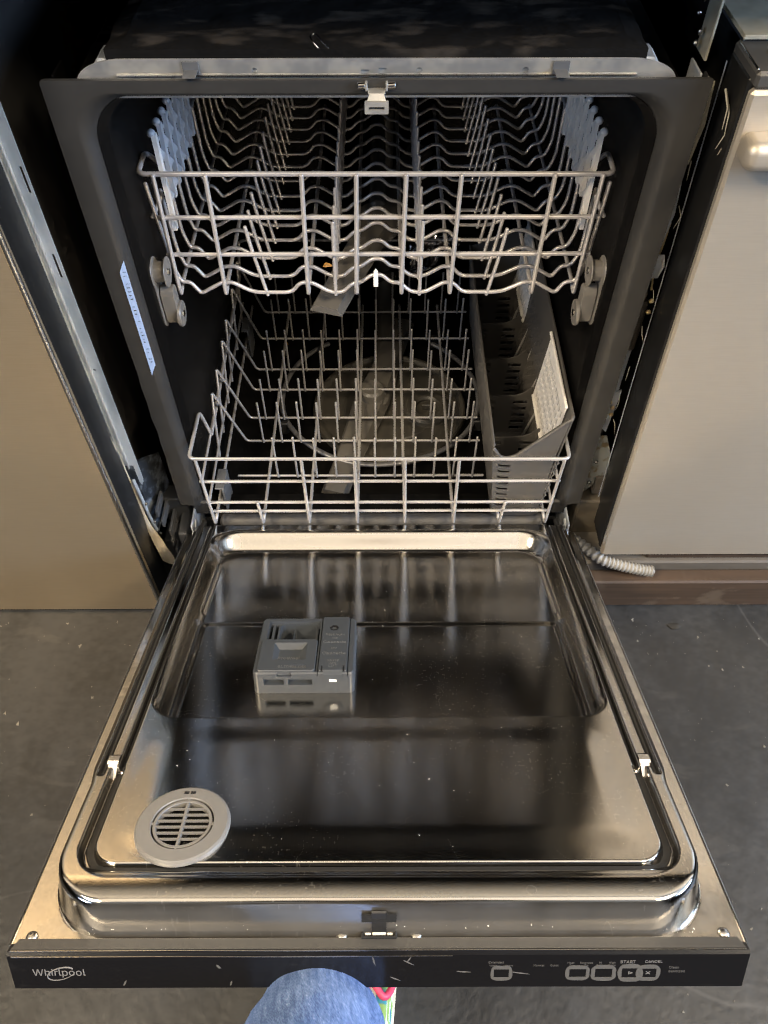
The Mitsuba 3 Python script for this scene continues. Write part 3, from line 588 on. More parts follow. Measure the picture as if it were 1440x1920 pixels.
# galvanised side rails, spring, and brackets on the right
for s in (-1, 1):
    add(DW + '__side_rail', cbox(min(s * .298, s * .3005), max(s * .298, s * .3005), .024, .058, .10, .74, .0006), 'galvanised_dull' if s > 0 else 'tub_black')
    add(DW + '__side_blanket', cbox(min(s * .270, s * .297), max(s * .270, s * .297), .06, .58, .06, .72, .004), 'blanket')
coil = [(.3170 + .0052 * math.cos(a), .034 + .0052 * math.sin(a), .405 + (.075) * a / (2 * np.pi * 26)) for a in np.linspace(0, 2 * np.pi * 26, 26 * 10)]
SP = add(DW + '__door_spring', cat(tube(coil, .0012, 5), tube(fillet([(.317, .034, .478), (.317, .034, .492), (.312, .034, .500), (.312, .034, .508), (.320, .034, .508), (.320, .034, .500)], .006), .0016, 7)), 'spring_dark', 40)
scene['spring_dark'] = prin((.06, .05, .04), .4, .6)
add(DW + '__spring_link', cat(cbox(.3120, .3205, .032, .0345, .33, .405, .0008), hull([(.312, .03, .33), (.324, .03, .335), (.306, .03, .27), (.320, .03, .255), (.312, .033, .33), (.324, .033, .335), (.306, .033, .27), (.320, .033, .255)])), 'galvanised_dull')
add(DW + '__foot_plate', hull([(x, y_, z) for y_ in (.026, .0275) for x, z in ((.303, .250), (.322, .252), (.336, .212), (.341, .178), (.3405, .168), (.318, .165), (.3150, .128), (.302, .128))]), 'foot_plate_grey')
scene['foot_plate_grey'] = prin(proc(lambda p, n, uv: mix((.20, .21, .20), (.13, .10, .05), smoothstep(.55, .75, fbm(p.x * 90, p.z * 60, 2.0, 3)))), .5, .3)
for x, z in ((.318, .197), (.3175, .150), (.312, .315), (.318, .305), (.319, .292), (.309, .285), (.324, .466), (.3235, .482)):
    add(DW + '__rivet', lathe([(.0033, 0), (.0031, .0014), (.0018, .0026), (0, .003)], 'y', 14, (x, .0245 if z < .21 else .0275, z)).copy() if False else lathe([(0, -.003), (.0018, -.0026), (.0031, -.0014), (.0033, 0)], 'y', 14, (x, .0255 if z < .21 else .029, z)), 'screw' if z < .22 else 'brass')
add(DW + '__foot_block', cat(cbox(.306, .352, .012, .05, .035, .120, .003), cbox(.325, .352, .022, .06, .125, .165, .002)), 'foot_brown')
scene['foot_brown'] = prin(proc(lambda p, n, uv: mix((.05, .04, .028), (.12, .10, .07), fbm(p.x * 50, p.y * 50, p.z * 50, 3))), .6)
for z0, z1, x in ((.42, .74, .3045), (.40, .70, .3085)):
    add(DW + '__edge_seal', cbox(x - .0012, x + .0012, .018, .030, z0, z1, .0006), 'rubber' if x < .306 else 'galvanised_dull')

# ------------------------------------------------------------------ upper rack
UR = 'upper_rack'; tag(UR, 'upper dish rack of grey coated wire with wavy rows, pulled slightly out of the tub', 'dish rack')
RF, YF = .0029, .080
zt, zl, zm, zc = .6130, .4545, .4690, .4800
prof = [(-.250, .490), (-.2440, .4705), (-.2340, .4700), (-.2235, .4545), (-.2200, .4545), (-.1940, .4695), (-.1820, .4695), (-.1565, .4543), (-.1090, .4543), (-.0975, .4685), (-.0840, .4692), (-.0600, .4540), (-.0450, .4540), (-.0330, .4668), (-.0220, .4690), (-.0080, .4800), (.0035, .4800), (.0150, .4690), (.0260, .4680), (.0405, .4540), (.0580, .4540), (.0810, .4690), (.0930, .4675), (.1045, .4540), (.1530, .4540), (.1800, .4690), (.1940, .4685), (.2185, .4540), (.2225, .4545), (.2310, .4685), (.2440, .4705), (.2515, .490)]
add(UR + '__rim', tube(fillet([(-.250, .165, .570), (-.2640, .1290, .6125), (-.2625, YF, zt), (.2590, YF, zt - .001), (.2610, .1290, .6110), (.249, .165, .570)], .011, 6), RF, 10), 'wire', 60)
add(UR + '__side_rail', tube(fillet([(-.250, .165, .570), (-.249, .55, .570), (-.249, .575, .60), (.249, .575, .60), (.249, .55, .570), (.249, .165, .570)], .015, 5), RF, 8), 'wire', 60)
for z, x in ((.5600, .2515), (.5115, .2525)):
    add(UR + '__front_bar', tube([(-x, YF + .0008, z), (x, YF + .0008, z)], RF * .98, 10), 'wire', 60)
ROWS = [.0845, .1176, .157, .197, .232, .2685, .3055, .347, .3855, .4225, .4605, .4985, .536, .573]
for k, y in enumerate(ROWS):
    pts = [(x, y, z) for x, z in prof]
    up = .600 if k == 0 else .573
    lo = [(-.2585 if k == 0 else -.2535, y, up)] + [(-.2515, y, .515)] + pts + [(.2525, y, .515)] + [(.2575 if k == 0 else .2535, y, up)]
    add(UR + '__cross_wire', tube(fillet(lo, .010, 5), RF * .88, 8), 'wire', 60)
UX = [(-.2465, -.2470), (-.190, -.190), (-.0875, -.087), (-.0275, -.027), (.0282, .028), (.0885, .0885), (.1900, .1890), (.2430, .2420)]
UT = [-.2455, -.1885, -.0835, -.0235, .0310, .0915, .1935, .2460]
for (xb, _), xt in zip(UX, UT):
    pts = [(xt, YF - .0040, zt + .0005), (xb, YF - .0040, .465), (xb, YF - .003, .4570), (xb, YF + .012, .4615), (xb, .560, .4615)]
    add(UR + '__upright', tube(fillet(pts, .006, 4), RF * .95, 8), 'wire', 60)
for cx, tx, h in ((-.1395, -.0158, .092), (-.0540, .0012, .0975), (.0510, .0010, .0985), (.1355, .0148, .0885)):
    for k, y in enumerate(ROWS):
        top = (cx + tx, y - .001, .4545 + h); mid = (cx + tx * (.72 if abs(tx) > .01 else .5), y, .4545 + h * .62)
        add(UR + '__tine', tube(fillet([(cx, y, .4500), mid, top], .02, 4), RF * .82, 7), 'wire', 60)
# wire ends that stick out of the side
for s in (-1, 1):
    add(UR + '__wire_end', tube(fillet([(s * .249, .10, .575), (s * .258, .093, .560), (s * .2615, .088, .5555)], .004), RF * .9, 8), 'wire', 60)
# fold-down cup shelves at both sides
for s in (-1, 1):
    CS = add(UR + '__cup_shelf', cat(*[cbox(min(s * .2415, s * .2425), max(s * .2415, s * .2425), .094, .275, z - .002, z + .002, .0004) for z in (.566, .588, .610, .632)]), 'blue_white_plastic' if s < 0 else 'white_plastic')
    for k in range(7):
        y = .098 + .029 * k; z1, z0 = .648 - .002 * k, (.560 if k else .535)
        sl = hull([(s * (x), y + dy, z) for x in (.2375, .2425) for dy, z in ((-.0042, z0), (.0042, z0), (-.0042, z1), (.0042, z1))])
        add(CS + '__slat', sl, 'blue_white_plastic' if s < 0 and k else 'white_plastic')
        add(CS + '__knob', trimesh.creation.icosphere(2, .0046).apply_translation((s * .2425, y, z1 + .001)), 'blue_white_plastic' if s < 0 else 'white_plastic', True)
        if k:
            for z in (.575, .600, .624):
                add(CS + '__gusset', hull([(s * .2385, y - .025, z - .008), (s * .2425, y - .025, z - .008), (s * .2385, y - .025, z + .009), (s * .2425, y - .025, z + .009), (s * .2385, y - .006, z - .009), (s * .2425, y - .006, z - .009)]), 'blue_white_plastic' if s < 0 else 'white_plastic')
US = add(UR + '__spray_arm', spray(-.002, .285, .424, math.radians(72), .215, .056, .044, .016), 'spray_grey', 30)
add(UR + '__spray_arm__arm_hub', lathe([(0, -.012), (.03, -.012), (.032, 0), (.026, .018), (0, .022)], 'z', 28, (-.002, .285, .424)), 'spray_grey', 30)
add(UR + '__feed_tube', tube([(-.002, .30, .440), (-.002, .56, .440)], .012, 14), 'spray_grey', 40)
add(UR + '__rack_stop', hull([(-.0035 + dx, YF + dy, .4800 + dz) for dx in (-.0028, .0028) for dy in (-.004, .003) for dz in (-.012, .006)] + [(-.0035, YF, .492)]), 'white_plastic')
# crumpled film and food crumbs
g = np.random.default_rng(5); n = 26
a, b = np.meshgrid(np.linspace(0, 1, n), np.linspace(0, 1, 12), indexing='ij')
Pf = np.stack([.040 + .062 * a, .10 + .055 * b * (1 - .3 * a) + .02 * a, .470 + .018 * a + 0 * b], -1)
nf = meshkit.fbm(np.stack([a * 5, b * 4, 0 * a], -1), 4, 3); Pf[..., 2] += .030 * (nf - .5); Pf[..., 1] += .02 * (meshkit.noise(np.stack([a * 6, b * 3, 1 + 0 * a], -1), 9) - .5)
ii = np.arange(n * 12).reshape(n, 12); Fq = np.stack([ii[:-1, :-1], ii[1:, :-1], ii[1:, 1:], ii[:-1, 1:]], -1).reshape(-1, 4)
add('plastic_film', (Pf.reshape(-1, 3), Fq), 'film', False); tag('plastic_film', 'crumpled clear plastic film lying on the upper rack', 'plastic film')
add('food_crumb', hull(g.normal(size=(9, 3)) * [.004, .003, .002] + [-.064, .115, .4725]), 'crumb_orange', False); tag('food_crumb', 'orange food crumb sticking to a wire of the upper rack', 'crumb')
add('food_crumb_001', hull(g.normal(size=(9, 3)) * [.004, .004, .0015] + [-.176, .437, .0735]), 'crumb_orange', False); tag('food_crumb_001', 'orange food crumb lying on the tub floor at its back left', 'crumb')

# ------------------------------------------------------------------ lower rack
LR = 'lower_rack'; tag(LR, 'lower dish rack of silver wire with rows of upright tines above the spray arm', 'dish rack')
RL, YL = .0027, -.026
zr, zb = .2615, .1185
add(LR + '__rim', tube(fillet([(-.2530, .075, .205), (-.2590, .064, .2640), (-.2605, YL, .2640), (.2600, YL, .2620), (.2590, .064, .2620), (.2530, .075, .205)], .010, 6), RL, 10), 'wire_low', 60)
add(LR + '__side_rail', tube(fillet([(-.2530, .075, .205), (-.2530, .47, .205), (-.2530, .50, .255), (.2530, .50, .255), (.2530, .47, .205), (.2530, .075, .205)], .012, 5), RL, 8), 'wire_low', 60)
for z, x, y in ((.2095, .2560, YL), (.1610, .2540, YL + .0005), (.1395, .2480, YL + .001)):
    add(LR + '__front_bar', tube([(-x, y + .0052, z), (x, y + .0052, z)], RL * .9, 10), 'wire_low', 60)
LB = [-.2487, -.1764, -.1068, -.0344, .0372, .1106, .1792, .2486]
LT = [(-.2520, zr), (-.1790, .1668), (-.1075, zr), (-.0345, zr), (.0345, zr), (.1090, zr), (.1830, .1665), (.2535, zr)]
for xb, (xt, zt_) in zip(LB, LT):
    pts = [(xt, YL, zt_), (xb, YL, .1180), (xb, YL + .006, .1165), (xb * .995, YL + .016, .1215), (xb * .99, .500, .1120)]
    add(LR + '__upright', tube(fillet(pts, .004, 4), RL * .95, 8), 'wire_low', 60)
LROWS = [.0686, .1435, .196, .264, .3158, .3987, .475]
for k, y in enumerate(LROWS):
    x1 = .1590
    left = [] if k == 0 else [(-.256, y - .045, .130), (-.2525, y - .02, .245), (-.2200, y, .1195)]
    pts = left + ([(-.225, y, .1165)] if k == 0 else [(-.2150, y, .1165)]) + [(0, y, .1165), (x1 + .004, y, .1165)]
    add(LR + '__cross_wire', tube(fillet(pts, .007, 4), RL * .82, 8), 'wire_low', 60)
    off = (0, .005, .002, .0035, .0045, .002, .004)[k]
    if k < 6 or True:
        for j in range(12):
            x = -.192 + .0307 * j + (.0006 if k % 2 else 0)
            if k == 0 and j == 0: continue
            if x > .160: continue
            add(LR + '__tine', tube([(x, y - .0018, .1150), (x, y - .0022, .205 + .001 * ((j * 7 + k * 3) % 3))], RL * .68, 7), 'wire_low', 60)
for k, y in enumerate(LROWS):
    add(LR + '__side_wire', tube(fillet([(.2560, y - .045, .130), (.2525, y - .02, .245), (.2300, y, .1195), (.215, y, .1165)], .007, 4), RL * .82, 8), 'wire_low', 60)
for s in (-1, 1):
    for z, L in ((.205, .0), (.150, .0)):
        add(LR + '__side_bar', tube([(s * .2545, -.012, z), (s * .2545, .46, z)], RL * .8, 8), 'wire_low', 60)
    for y in (.035, .40):
        Wk = add(LR + '__roller', lathe([(0, -.006), (.0175, -.006), (.019, -.004), (.019, .004), (.0175, .006), (0, .006)], 'x', 28, (s * .2465, y, .0945)), 'plastic_grey', 30)
        add(Wk + '__roller_bracket', cat(cbox(min(s * .236, s * .2395), max(s * .236, s * .2395), y - .022, y + .022, .088, .150, .003), cbox(min(s * .236, s * .2500), max(s * .236, s * .2500), y - .020, y + .02, .146, .150, .001)), 'plastic_grey')

# ------------------------------------------------------------------ cutlery basket
CB = 'cutlery_basket'; tag(CB, 'long grey plastic cutlery basket standing in the right of the lower rack', 'basket')
y0b, y1b = -.006, .470
def xs(z, side):          # walls lean outwards
    t = (z - .112) / (.27 - .112)
    return .1700 - .0135 * t if side < 0 else .2380 + .0150 * t
def slab(side, z0, z1, th, ya, yb):
    a0, a1 = xs(z0, side), xs(z1, side); d_ = th
    return hull([(x + dx, y, z) for x, z in ((a0, z0), (a1, z1)) for dx in ((0, d_) if side < 0 else (-d_, 0)) for y in (ya, yb)])
lw = mf(slab(-1, .112, .262, .0022, y0b, y1b))
add(CB + '__side_wall', cat(tm(lw), tube([(xs(.263, -1) + .001, y0b + .004, .263), (xs(.263, -1) + .001, y1b, .263)], .0022, 8)), 'basket_grey', 30)
rw = mf(slab(1, .112, .318, .0022, y0b, y1b))
for k in range(44):
    for j in range(6):
        yy = .018 + k * .0102; zz = .150 + j * .021 + (.010 if k % 2 else 0)
        rw -= mbox(.225, .275, yy - .0024, yy + .0024, zz - .0062, zz + .0062)
add(CB + '__side_wall', cat(tm(rw), tube([(xs(.320, 1) - .001, y0b + .002, .320), (xs(.320, 1) - .001, y1b, .320)], .0026, 8)), 'basket_grey', 30)
fr = [(xs(.112, -1) + .006, .109), (xs(.112, 1) - .004, .109), (xs(.112, 1), .114), (.2455, .240), (.2545, .312), (.2530, .3160), (.2490, .3120), (.192, .2480), (.186, .2430), (.176, .2415), (.168, .2440), (.1625, .2500), (.159, .2600), (.1565, .2600), (xs(.112, -1), .116)]
fp = Polygon(fr)
for k in range(9):
    zz = .130 + k * .0128
    hk = Polygon([(.1690, zz + .004), (.1730, zz + .0015), (.1840, zz + .001), (.1870, zz + .0035), (.1855, zz + .0065), (.1740, zz + .007), (.1695, zz + .0095)])
    fp = fp.difference(affinity.translate(hk, .0035 - k * .0007, 0))
FW = add(CB + '__front_wall', xz_plate(fp, y0b, .0024), 'basket_grey', False)
lip = fillet([(.1575, y0b, .2610), (.1605, y0b, .2560), (.168, y0b, .2440), (.178, y0b, .2410), (.190, y0b, .2455), (.249, y0b, .3120), (.2565, y0b, .3170), (.2560, y0b + .01, .3195)], .012, 6)
add(CB + '__front_wall__rolled_lip', tube(lip, .0027, 10), 'basket_grey', 50)
add(CB + '__back_wall', slab(-1, .112, .26, .09, y1b - .002, y1b) if False else hull([(x, y, z) for x, z in ((.170, .112), (.238, .112), (.157, .262), (.252, .300)) for y in (y1b - .002, y1b)]), 'basket_grey', False)
fl_ = mbox(.1690, .2395, y0b + .002, y1b - .001, .1120, .1145)
DV = [.075, .163, .250, .340, .425]
cells = list(zip([y0b] + DV, DV + [y1b]))
for ya, yb in cells:
    for q in range(4):
        yy = ya + (yb - ya) * (q + .7) / 4.6
        fl_ -= mbox(.1710, .1850, yy - .0040, yy + .0040, .10, .13); fl_ -= mbox(.2080, .2310, yy - .0042, yy + .0042, .10, .13)
add(CB + '__floor', tm(fl_), 'basket_grey', False)
for yd in DV:
    pl_ = Polygon([(.1700, .1145), (.2390, .1145), (.2440, .205), (.2380, .2150), (.226, .2030), (.2150, .1980), (.1800, .1960), (.1640, .1960)])
    for q in range(5):
        zz = .122 + q * .0145
        pl_ = pl_.difference(sbox(.1735, zz, .184, zz + .0075)); pl_ = pl_.difference(sbox(.2120, zz, .234, zz + .0075))
    add(CB + '__divider', xz_plate(pl_, yd, .0022), 'basket_grey', False)
for ya, yb, xt in ((.014, .158, .0), (.335, .455, .004)):
    n_ = int((yb - ya) / .0118)
    fm = sbox(ya, 0, yb, .114).buffer(-.004).buffer(.004)
    for k in range(n_):
        for j in range(5):
            cy = ya + .010 + k * .0118 + (.0059 if j % 2 else 0); cz = .015 + j * .019
            if cy < yb - .008: fm = fm.difference(sbox(cy - .0029, cz - .0075, cy + .0029, cz + .0075).buffer(.0008))
    fmesh = extr(fm, .0024)      # y, z', thickness
    b0, b1 = np.array([.2395 + xt, 0, .205]), np.array([.2490, 0, .319])
    ez = (b1 - b0) / np.linalg.norm(b1 - b0); M = np.eye(4); M[:3, 0] = (0, 1, 0); M[:3, 1] = ez; M[:3, 2] = np.cross((0, 1, 0), ez); M[:3, 3] = b0
    fmesh.apply_transform(M)
    k_ = add(CB + '__lattice_flap', fmesh, 'white_plastic', False)
    add(k_ + '__flap_hinge', tube([(.2497, ya - .002, .3215), (.2497, yb + .008, .3215)], .0024, 8), 'white_plastic')
    add(k_ + '__flap_edge', cbox(.2375 + xt, .2415 + xt, ya, yb, .2025, .2075, .001), 'white_plastic')
add(CB + '__scalloped_edge', tube([(xs(.115 + .012 * k / 2, 1) + .002 + (.0022 if k % 2 else -.001), y0b + .001, .115 + .012 * k / 2) for k in range(21)], .0013, 6), 'plastic_grey')

# ------------------------------------------------------------------ neighbours
LA_ = 'stainless_appliance'; tag(LA_, 'tan lit stainless steel appliance at the left with a torn felt strip and galvanised edge', 'appliance')
XL = -.3560
add(LA_ + '__front_panel', cbox(-1.05, XL - .0012, -.0795, -.064, -.046, .84, .002), 'panel_steel')
add(LA_ + '__panel_edge', tube([(XL - .0022, -.0775, -.0455), (XL - .0012, -.0775, .40), (XL + .001, -.0775, .84)], .0030, 12), 'steel_bright', 40)
add(LA_ + '__door_side', cbox(-1.0, XL - .0020, -.0650, -.014, -.044, .835, .002), 'panel_black')
st = sbox(-.3625, .205, -.3430, .84).difference(sbox(-.3485, .640, -.3458, .668)).difference(sbox(-.3498, .540, -.3470, .570)).difference(Point(-.352, .405).buffer(.002))
st = st.union(Polygon([(-.3600, .205), (-.3430, .205), (-.3440, .190), (-.3475, .182), (-.3500, .190)]))
add(LA_ + '__edge_strip', xz_plate(st, -.004, .0015), 'galvanised_blue')
scene['galvanised_blue'] = prin(proc(lambda p, n, uv: mix((.26, .30, .33), (.42, .46, .49), smoothstep(.3, .7, fbm(p.x * 30, p.z * 14, p.y * 30, 4)))), .42, .35)
add(LA_ + '__edge_flange', cat(cbox(-.3640, -.3620, -.0135, .0, .21, .84, .0006), cbox(-.3575, -.3555, -.0075, -.0035, .22, .84, .0006)), 'galvanised')
rag = []
for k, z in enumerate(np.linspace(.215, .72, 50)):
    w_ = .0015 + .0035 * float(meshkit.noise(np.array([0, 0, z * 90]), 5)); rag.append((z, w_))
rv = [(-.3625 - .0008, -.0142, z) for z, w_ in rag] + [(-.3625 + w_, -.0138, z) for z, w_ in rag]; nr = len(rag)
add(LA_ + '__torn_tape', trimesh.Trimesh(rv, [f_ for k in range(nr - 1) for f_ in ([k, nr + k, nr + k + 1], [k, nr + k + 1, k + 1])], process=False), 'blue_white_plastic', False)
add(LA_ + '__body', cbox(-1.0, -.366, .0, .60, .05, .80, .004), 'black_wall')
fe, FFc = [], []
for k, t in enumerate(np.linspace(0, 1, 40)):
    z = .365 - t * .345; x = -.3620 + .003 * t + .010 * ss((t - .72) / .28) - .003 * math.exp(-((t - .45) / .18) ** 2); w_ = .0035 + .004 * t + .013 * ss((t - .70) / .25) + .0015 * (float(meshkit.noise(np.array([t * 26, 0, 0.]), 2)) - .5)
    y = -.0155 - .004 * math.sin(t * 9) - .012 * ss((t - .7) / .3)
    for q in range(4): fe.append((x + w_ * q / 3, y - .0015 * math.sin(q * 1.05), z - .010 * (q / 3) * ss((t - .75) / .25)))
    if k:
        for q in range(3): a_ = 4 * k + q; FFc.append([a_ - 4, a_ - 3, a_ + 1]); FFc.append([a_ - 4, a_ + 1, a_])
fm_ = trimesh.Trimesh(fe, FFc, process=False); back = fm_.copy(); back.apply_translation((-.001, .003, 0)); back.invert()
add(LA_ + '__felt_strip', cat(fm_, back), 'felt', 50)
HB = add(LA_ + '__hinge_bracket', cat(hull([(x, y_, z) for x, y_, z in ((-.362, -.004, .225), (-.345, .02, .215), (-.342, .02, .165), (-.352, -.01, .06), (-.362, -.01, .05), (-.350, -.004, .225), (-.330, .05, .195), (-.330, .05, .12))])), 'hinge_dirty', 20)
scene['hinge_dirty'] = prin(proc(lambda p, n, uv: mix((.02, .024, .03), (.17, .20, .24), smoothstep(.45, .75, fbm(p.x * 60, p.y * 60, p.z * 45, 4)))), .45, .3)
add(HB + '__hinge_rod', tube(fillet([(-.353, -.014, .205), (-.350, -.014, .12), (-.347, -.014, .085)], .01), .0026, 8), 'galvanised_blue')
for x, z in ((-.349, .150), (-.346, .105), (-.344, .075), (-.352, .055)): add(HB + '__hinge_screw', lathe([(0, -.003), (.0018, -.0026), (.0031, -.0014), (.0033, 0)], 'y', 12, (x, -.013, z)), 'screw')

RA = 'stainless_appliance_001'; tag(RA, 'beige stainless steel appliance at the right with a handle and black door side', 'appliance')
tilt = np.array([[1, 0, .0, 0], [0, 1, 0, 0], [0, 0, 1, 0], [0, 0, 0, 1.0]])
def rtilt(m):
    """the unit leans a little to the left and back"""
    m = m.copy(); v_ = np.array(m.vertices); k = v_[:, 2] - .066
    v_[:, 0] -= .020 * k; v_[:, 1] += .028 * k; m.vertices = v_; return m
XR = .3400
add(RA + '__front_panel', rtilt(cbox(XR, 1.05, -.0515, -.040, .0655, .7490, .003)), 'panel_steel_right')
add(RA + '__door_side', rtilt(cbox(XR - .0005, 1.0, -.0405, .018, .068, .756, .003)), 'panel_black')
add(RA + '__top_cap', rtilt(cbox(XR + .001, 1.0, -.0495, .02, .7495, .7640, .003)), 'console_top')
add(RA + '__top_cap__cap_trim', rtilt(tube(fillet([(XR + .002, -.045, .7645), (XR + .002, .016, .7645), (1.0, .016, .7645)], .008), .0008, 6)), 'steel_bright')
add(RA + '__cap_screw', rtilt(lathe([(.006, 0), (.0055, .0012), (.004, .002), (0, .0022)], 'z', 20, (XR + .0265, -.012, .7638))), 'screw')
hd = m3.Manifold.batch_hull([m3.Manifold.sphere(.011, 28).translate([x, y_, z]) for x in (.3400, .62) for y_ in (-.070, -.058) for z in (.7005, .7060)])
hd = tm(hd)
hd.apply_translation((.0125, 0, 0)); add(RA + '__handle', rtilt(hd), 'panel_steel_right', True)
add(RA + '__edge_trim', rtilt(tube([(XR - .0015, .0195, .10), (XR - .0015, .0195, .745)], .0007, 6)), 'galvanised_dull')
add(RA + '__body', cbox(.352, 1.0, .03, .60, .06, .74, .004), 'black_wall')
HK = add(RA + '__hinge_plate', cat(cbox(.306, .3085, .045, .075, .742, .80, .0005), cbox(.330, .42, .03, .12, .766, .770, .001)), 'hinge_tan')
scene['hinge_tan'] = prin(proc(lambda p, n, uv: mix((.20, .18, .13), (.38, .35, .26), fbm(p.x * 50, p.y * 50, p.z * 50, 3))), .6)
for p in ((.300, .06, .762), (.2985, .06, .752), (.3105, .10, .775), (.3085, .10, .763)): add(HK + '__plate_screw', trimesh.creation.icosphere(2, .0028).apply_translation(p), 'screw', True)
add(RA + '__frayed_felt', cat(*[tube([(.318 + .002 * k, .005, .735 - .004 * k), (.322 + .003 * k, -.004, .722 - .005 * k), (.321 + .004 * (k % 3), -.010, .705 - .006 * k)], [.0012, .0009, .0003], 5) for k in range(6)]), 'hinge_tan')

# ------------------------------------------------------------------ base rail and hose
BR = 'wooden_rail'; tag(BR, 'worn brown wooden rail lying on the floor under the right appliance', 'board')
rl = tm(mf(cbox(.20, 1.3, -.0735, -.048, FLOOR + .001, .0225, .003)).refine_to_length(.02)); add(BR, rl, 'wood', 30)
add('base_board', cbox(.20, 1.3, -.047, .02, FLOOR + .001, .040, .003), 'dirty_board'); tag('base_board', 'dirty dark board behind the brown wooden rail', 'board')
add('base_board_001', cbox(.42, 1.3, -.040, -.018, .0405, .0555, .002), 'wood'); tag('base_board_001', 'thin wooden strip under the bottom edge of the right appliance', 'board')
hp = np.array([(.285, .012, .036), (.315, -.004, .040), (.345, -.050, .050), (.375, -.058, .047), (.405, -.063, .043), (.4300, -.0660, .041)])
t_ = np.linspace(0, 1, 240); from_ = np.linspace(0, 1, len(hp)); hc = np.c_[[np.interp(t_, from_, hp[:, k]) for k in range(3)]].T
hc = np.array([hc[max(0, i - 14):i + 15].mean(0) for i in range(len(hc))])
hr = .0082 + .0013 * np.sin(t_ * 2 * np.pi * 26) + .0 * t_
hr = np.where(t_ > .965, .0088 - .0055 * (t_ - .965) / .035, hr)
add('drain_hose', tube(hc, hr, 16), 'hose_white', 60); tag('drain_hose', 'white corrugated hose end under the right appliance', 'hose')
# chip in the floor and scratches
add('floor_chip', hull([(.474 + .011 * math.cos(a) * (1 + .2 * math.sin(3 * a)), -.112 + .006 * math.sin(a), FLOOR + .002 * (k % 2)) for k, a in enumerate(np.linspace(0, 6.2, 13))] + [(.480, -.110, FLOOR + .004)]), 'dirt', False)
scene['dirt'] = prin((.018, .016, .012), .8)
tag('floor_chip', 'small dark lump of dirt on the floor before the wooden rail', 'debris')

# ------------------------------------------------------------------ the person's leg
PE = 'person'; tag(PE, 'person in blue jeans whose raised knee props the end of the open door', 'person')
def chain(pts):
    out = None; sp = []
    for c, r in pts: sp.append(m3.Manifold.sphere(r, 40).translate(list(c)))
    for a_, b_ in zip(sp, sp[1:]):
        h_ = m3.Manifold.batch_hull([a_, b_]); out = h_ if out is None else out + h_
    return out
kn = (-.0500, -.6840, .302)
leg = chain([((-.12, -1.10, .42), .088), ((-.085, -.85, .385), .075), ((-.062, -.735, .345), .0625), (kn, .054), ((-.055, -.705, .255), .0545), ((-.052, -.735, .10), .058), ((-.050, -.745, .02), .062)])
lm = tm(leg.refine_to_length(.008)); lm = trimesh.Trimesh(lm.vertices, lm.faces, process=True); lm = trimesh.smoothing.filter_taubin(lm, iterations=30)
lv = np.array(lm.vertices); ln = lm.vertex_normals
lv += ln * (.006 * (meshkit.fbm(lv * [16, 22, 16], 3, 4) - .5) + .0035 * np.abs(np.sin((lv[:, 1] * 1.0 - lv[:, 2] * .6 + .03 * meshkit.noise(lv * 18, 2)) * 95)) ** 3 * meshkit.noise(lv * 14, 6) * (lv[:, 2] < .34))[:, None]; lm.vertices = lv
add(PE + '__jeans', lm, 'denim', True)
bd = chain([((.06, -1.16, .45), .15), ((.05, -1.15, .62), .155), ((.02, -1.12, .92), .165), ((.01, -1.06, 1.18), .13)]) + chain([((-.19, -1.05, 1.20), .075), ((.01, -1.06, 1.22), .085), ((.21, -1.05, 1.20), .075)]) + chain([((-.19, -1.05, 1.20), .07), ((-.27, -1.02, .98), .05), ((-.12, -.83, 1.0), .036)]) + chain([((.21, -1.05, 1.20), .07), ((.29, -1.02, .98), .05), ((.13, -.83, 1.0), .036)])
bm = tm(bd.refine_to_length(.03)); bm = trimesh.smoothing.filter_taubin(trimesh.Trimesh(bm.vertices, bm.faces, process=True), iterations=15)
add(PE + '__jacket', bm, 'jacket', True); scene['jacket'] = prin((.03, .03, .035), .85)
hd_ = tm((chain([((0, -1.02, 1.26), .06), ((0, -.99, 1.36), .062)]) + m3.Manifold.sphere(1, 48).scale([.078, .098, .118]).translate([0, -.965, 1.47]) + m3.Manifold.sphere(.016, 20).translate([0, -.868, 1.455])).refine_to_length(.012))
add(PE + '__head', trimesh.smoothing.filter_taubin(trimesh.Trimesh(hd_.vertices, hd_.faces, process=True), iterations=10), 'skin', True); scene['skin'] = prin((.45, .27, .19), .5)
add(PE + '__hair', tm(m3.Manifold.sphere(1, 48).scale([.084, .104, .108]).translate([0, -.985, 1.495]) - mbox(-.2, .2, -.93, -.7, 1.2, 1.52)), 'hair', 40); scene['hair'] = prin((.03, .02, .015), .6)
sh = tm(m3.Manifold.hull_points([(x, y_, z) for x, y_, z in ((-.085, -.80, FLOOR + .012), (-.01, -.80, FLOOR + .012), (-.088, -.70, FLOOR + .012), (.012, -.66, FLOOR + .012), (-.08, -.58, FLOOR + .012), (.018, -.60, FLOOR + .012), (-.055, -.545, FLOOR + .012), (-.005, -.545, FLOOR + .012), (-.07, -.60, FLOOR + .06), (.008, -.62, FLOOR + .062), (-.075, -.72, FLOOR + .10), (-.005, -.72, FLOOR + .10), (-.07, -.80, FLOOR + .10), (-.01, -.80, FLOOR + .10))]).refine_to_length(.008))
sh = trimesh.smoothing.filter_taubin(trimesh.Trimesh(sh.vertices, sh.faces, process=True), iterations=25)
SHK = add(PE + '__shoe', sh, 'print_fabric', True); labels[SHK] = {'label': 'shoe with green and white print and pink trim'}
add(SHK + '__pink_trim', cat(tube(fillet([(-.03, -.575, .022), (-.012, -.610, .032), (.004, -.632, .030), (.013, -.622, .022), (.016, -.600, .016), (.0, -.575, .018)], .01, 5), .0042, 10), tube(fillet([(-.02, -.60, .032), (-.010, -.640, .035), (-.004, -.675, .045)], .01), .0034, 8)), 'pink', 50)
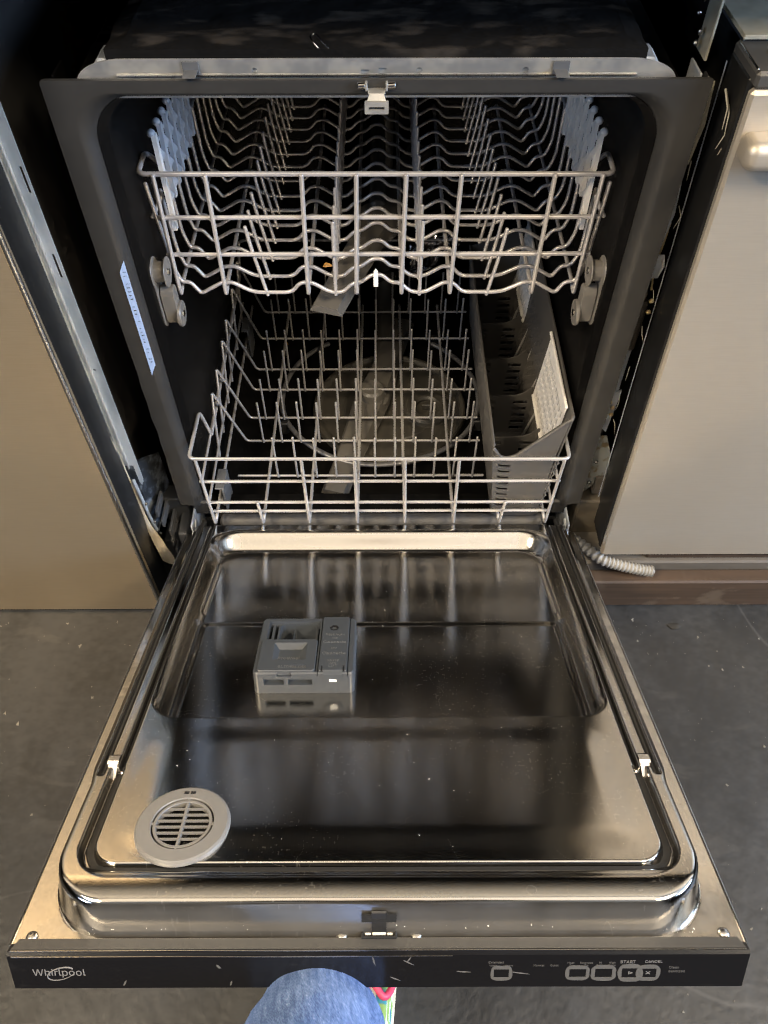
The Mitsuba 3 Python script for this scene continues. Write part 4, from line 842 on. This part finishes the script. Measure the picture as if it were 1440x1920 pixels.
add(PE + '__shoe__sole', hull([(x * 1.02 , y_, z) for x, y_ in ((-.087, -.81), (-.01, -.81), (-.09, -.70), (.014, -.66), (-.082, -.58), (.020, -.60), (-.056, -.541), (-.004, -.541)) for z in (FLOOR + .001, FLOOR + .014)]), 'white_plastic', False)

# ------------------------------------------------------------------ grit on the floor, clutter in the side gaps
g = np.random.default_rng(11); gr = []
for k in range(420):
    sd = -1 if g.random() < .45 else 1
    x = sd * g.uniform(.30, .85); y = -.10 - g.random() ** 1.6 * .75; r = .0004 + .0016 * g.random() ** 4
    m = hull(g.normal(size=(7, 3)) * [r, r, r * .5]); m.apply_translation((x, y, FLOOR + r * .3)); gr.append(m)
add('floor_grit', cat(*gr), 'grit', False); scene['grit'] = prin((.16, .15, .13), .8)
tag('floor_grit', 'fine pale grit and crumbs scattered over the slate floor', 'grit', kind='stuff')
add(DW + '__wire_harness', tube(fillet([(.306, .028, .70), (.312, .030, .60), (.307, .032, .52), (.315, .036, .44), (.309, .040, .33), (.318, .034, .24), (.312, .03, .13)], .05, 8), .0022, 8), 'rubber')
add(DW + '__wire_harness', tube(fillet([(.311, .026, .66), (.316, .026, .58), (.3135, .026, .53), (.318, .026, .50)], .03, 6), .0011, 6), 'brass')
for z0, z1, x0, x1 in ((.735, .655, .305, .3125), (.640, .560, .3055, .3110), (.55, .52, .3105, .3185)):
    add(DW + '__side_bracket', hull([(x, y_, z) for x in (x0, x1) for y_ in (.020, .0215) for z in (z0, z1)] + [(x1 + .004, .0207, (z0 + z1) / 2)]), 'hinge_tan' if z0 > .7 else 'galvanised_dull')
for k in range(9):
    z = .70 - .05 * k + g.uniform(-.015, .015); x = .3095 + .004 * g.random() + .0008 * k
    add(DW + '__insulation_scrap', tube([(x, .016, z), (x + g.uniform(-.003, .004), .012, z - g.uniform(.004, .012)), (x + g.uniform(-.004, .006), .009, z - g.uniform(.012, .022))], [.0006, .0005, .0002], 5), 'hinge_tan')
for k in range(7):
    z = .14 - .022 * k; x = -.334 + .004 * k + g.uniform(-.004, .004)
    add(DW + '__base_rib', cbox(x - .002, x + .002, -.020 - .002 * k, .02, z - .016, z, .0008), 'plastic_grey_dark')
add(DW + '__base_hose', tube(fillet([(-.330, .03, .10), (-.318, .0, .06), (-.322, -.01, .0), (-.312, -.005, -.04)], .02, 6), .0045, 10), 'rubber')
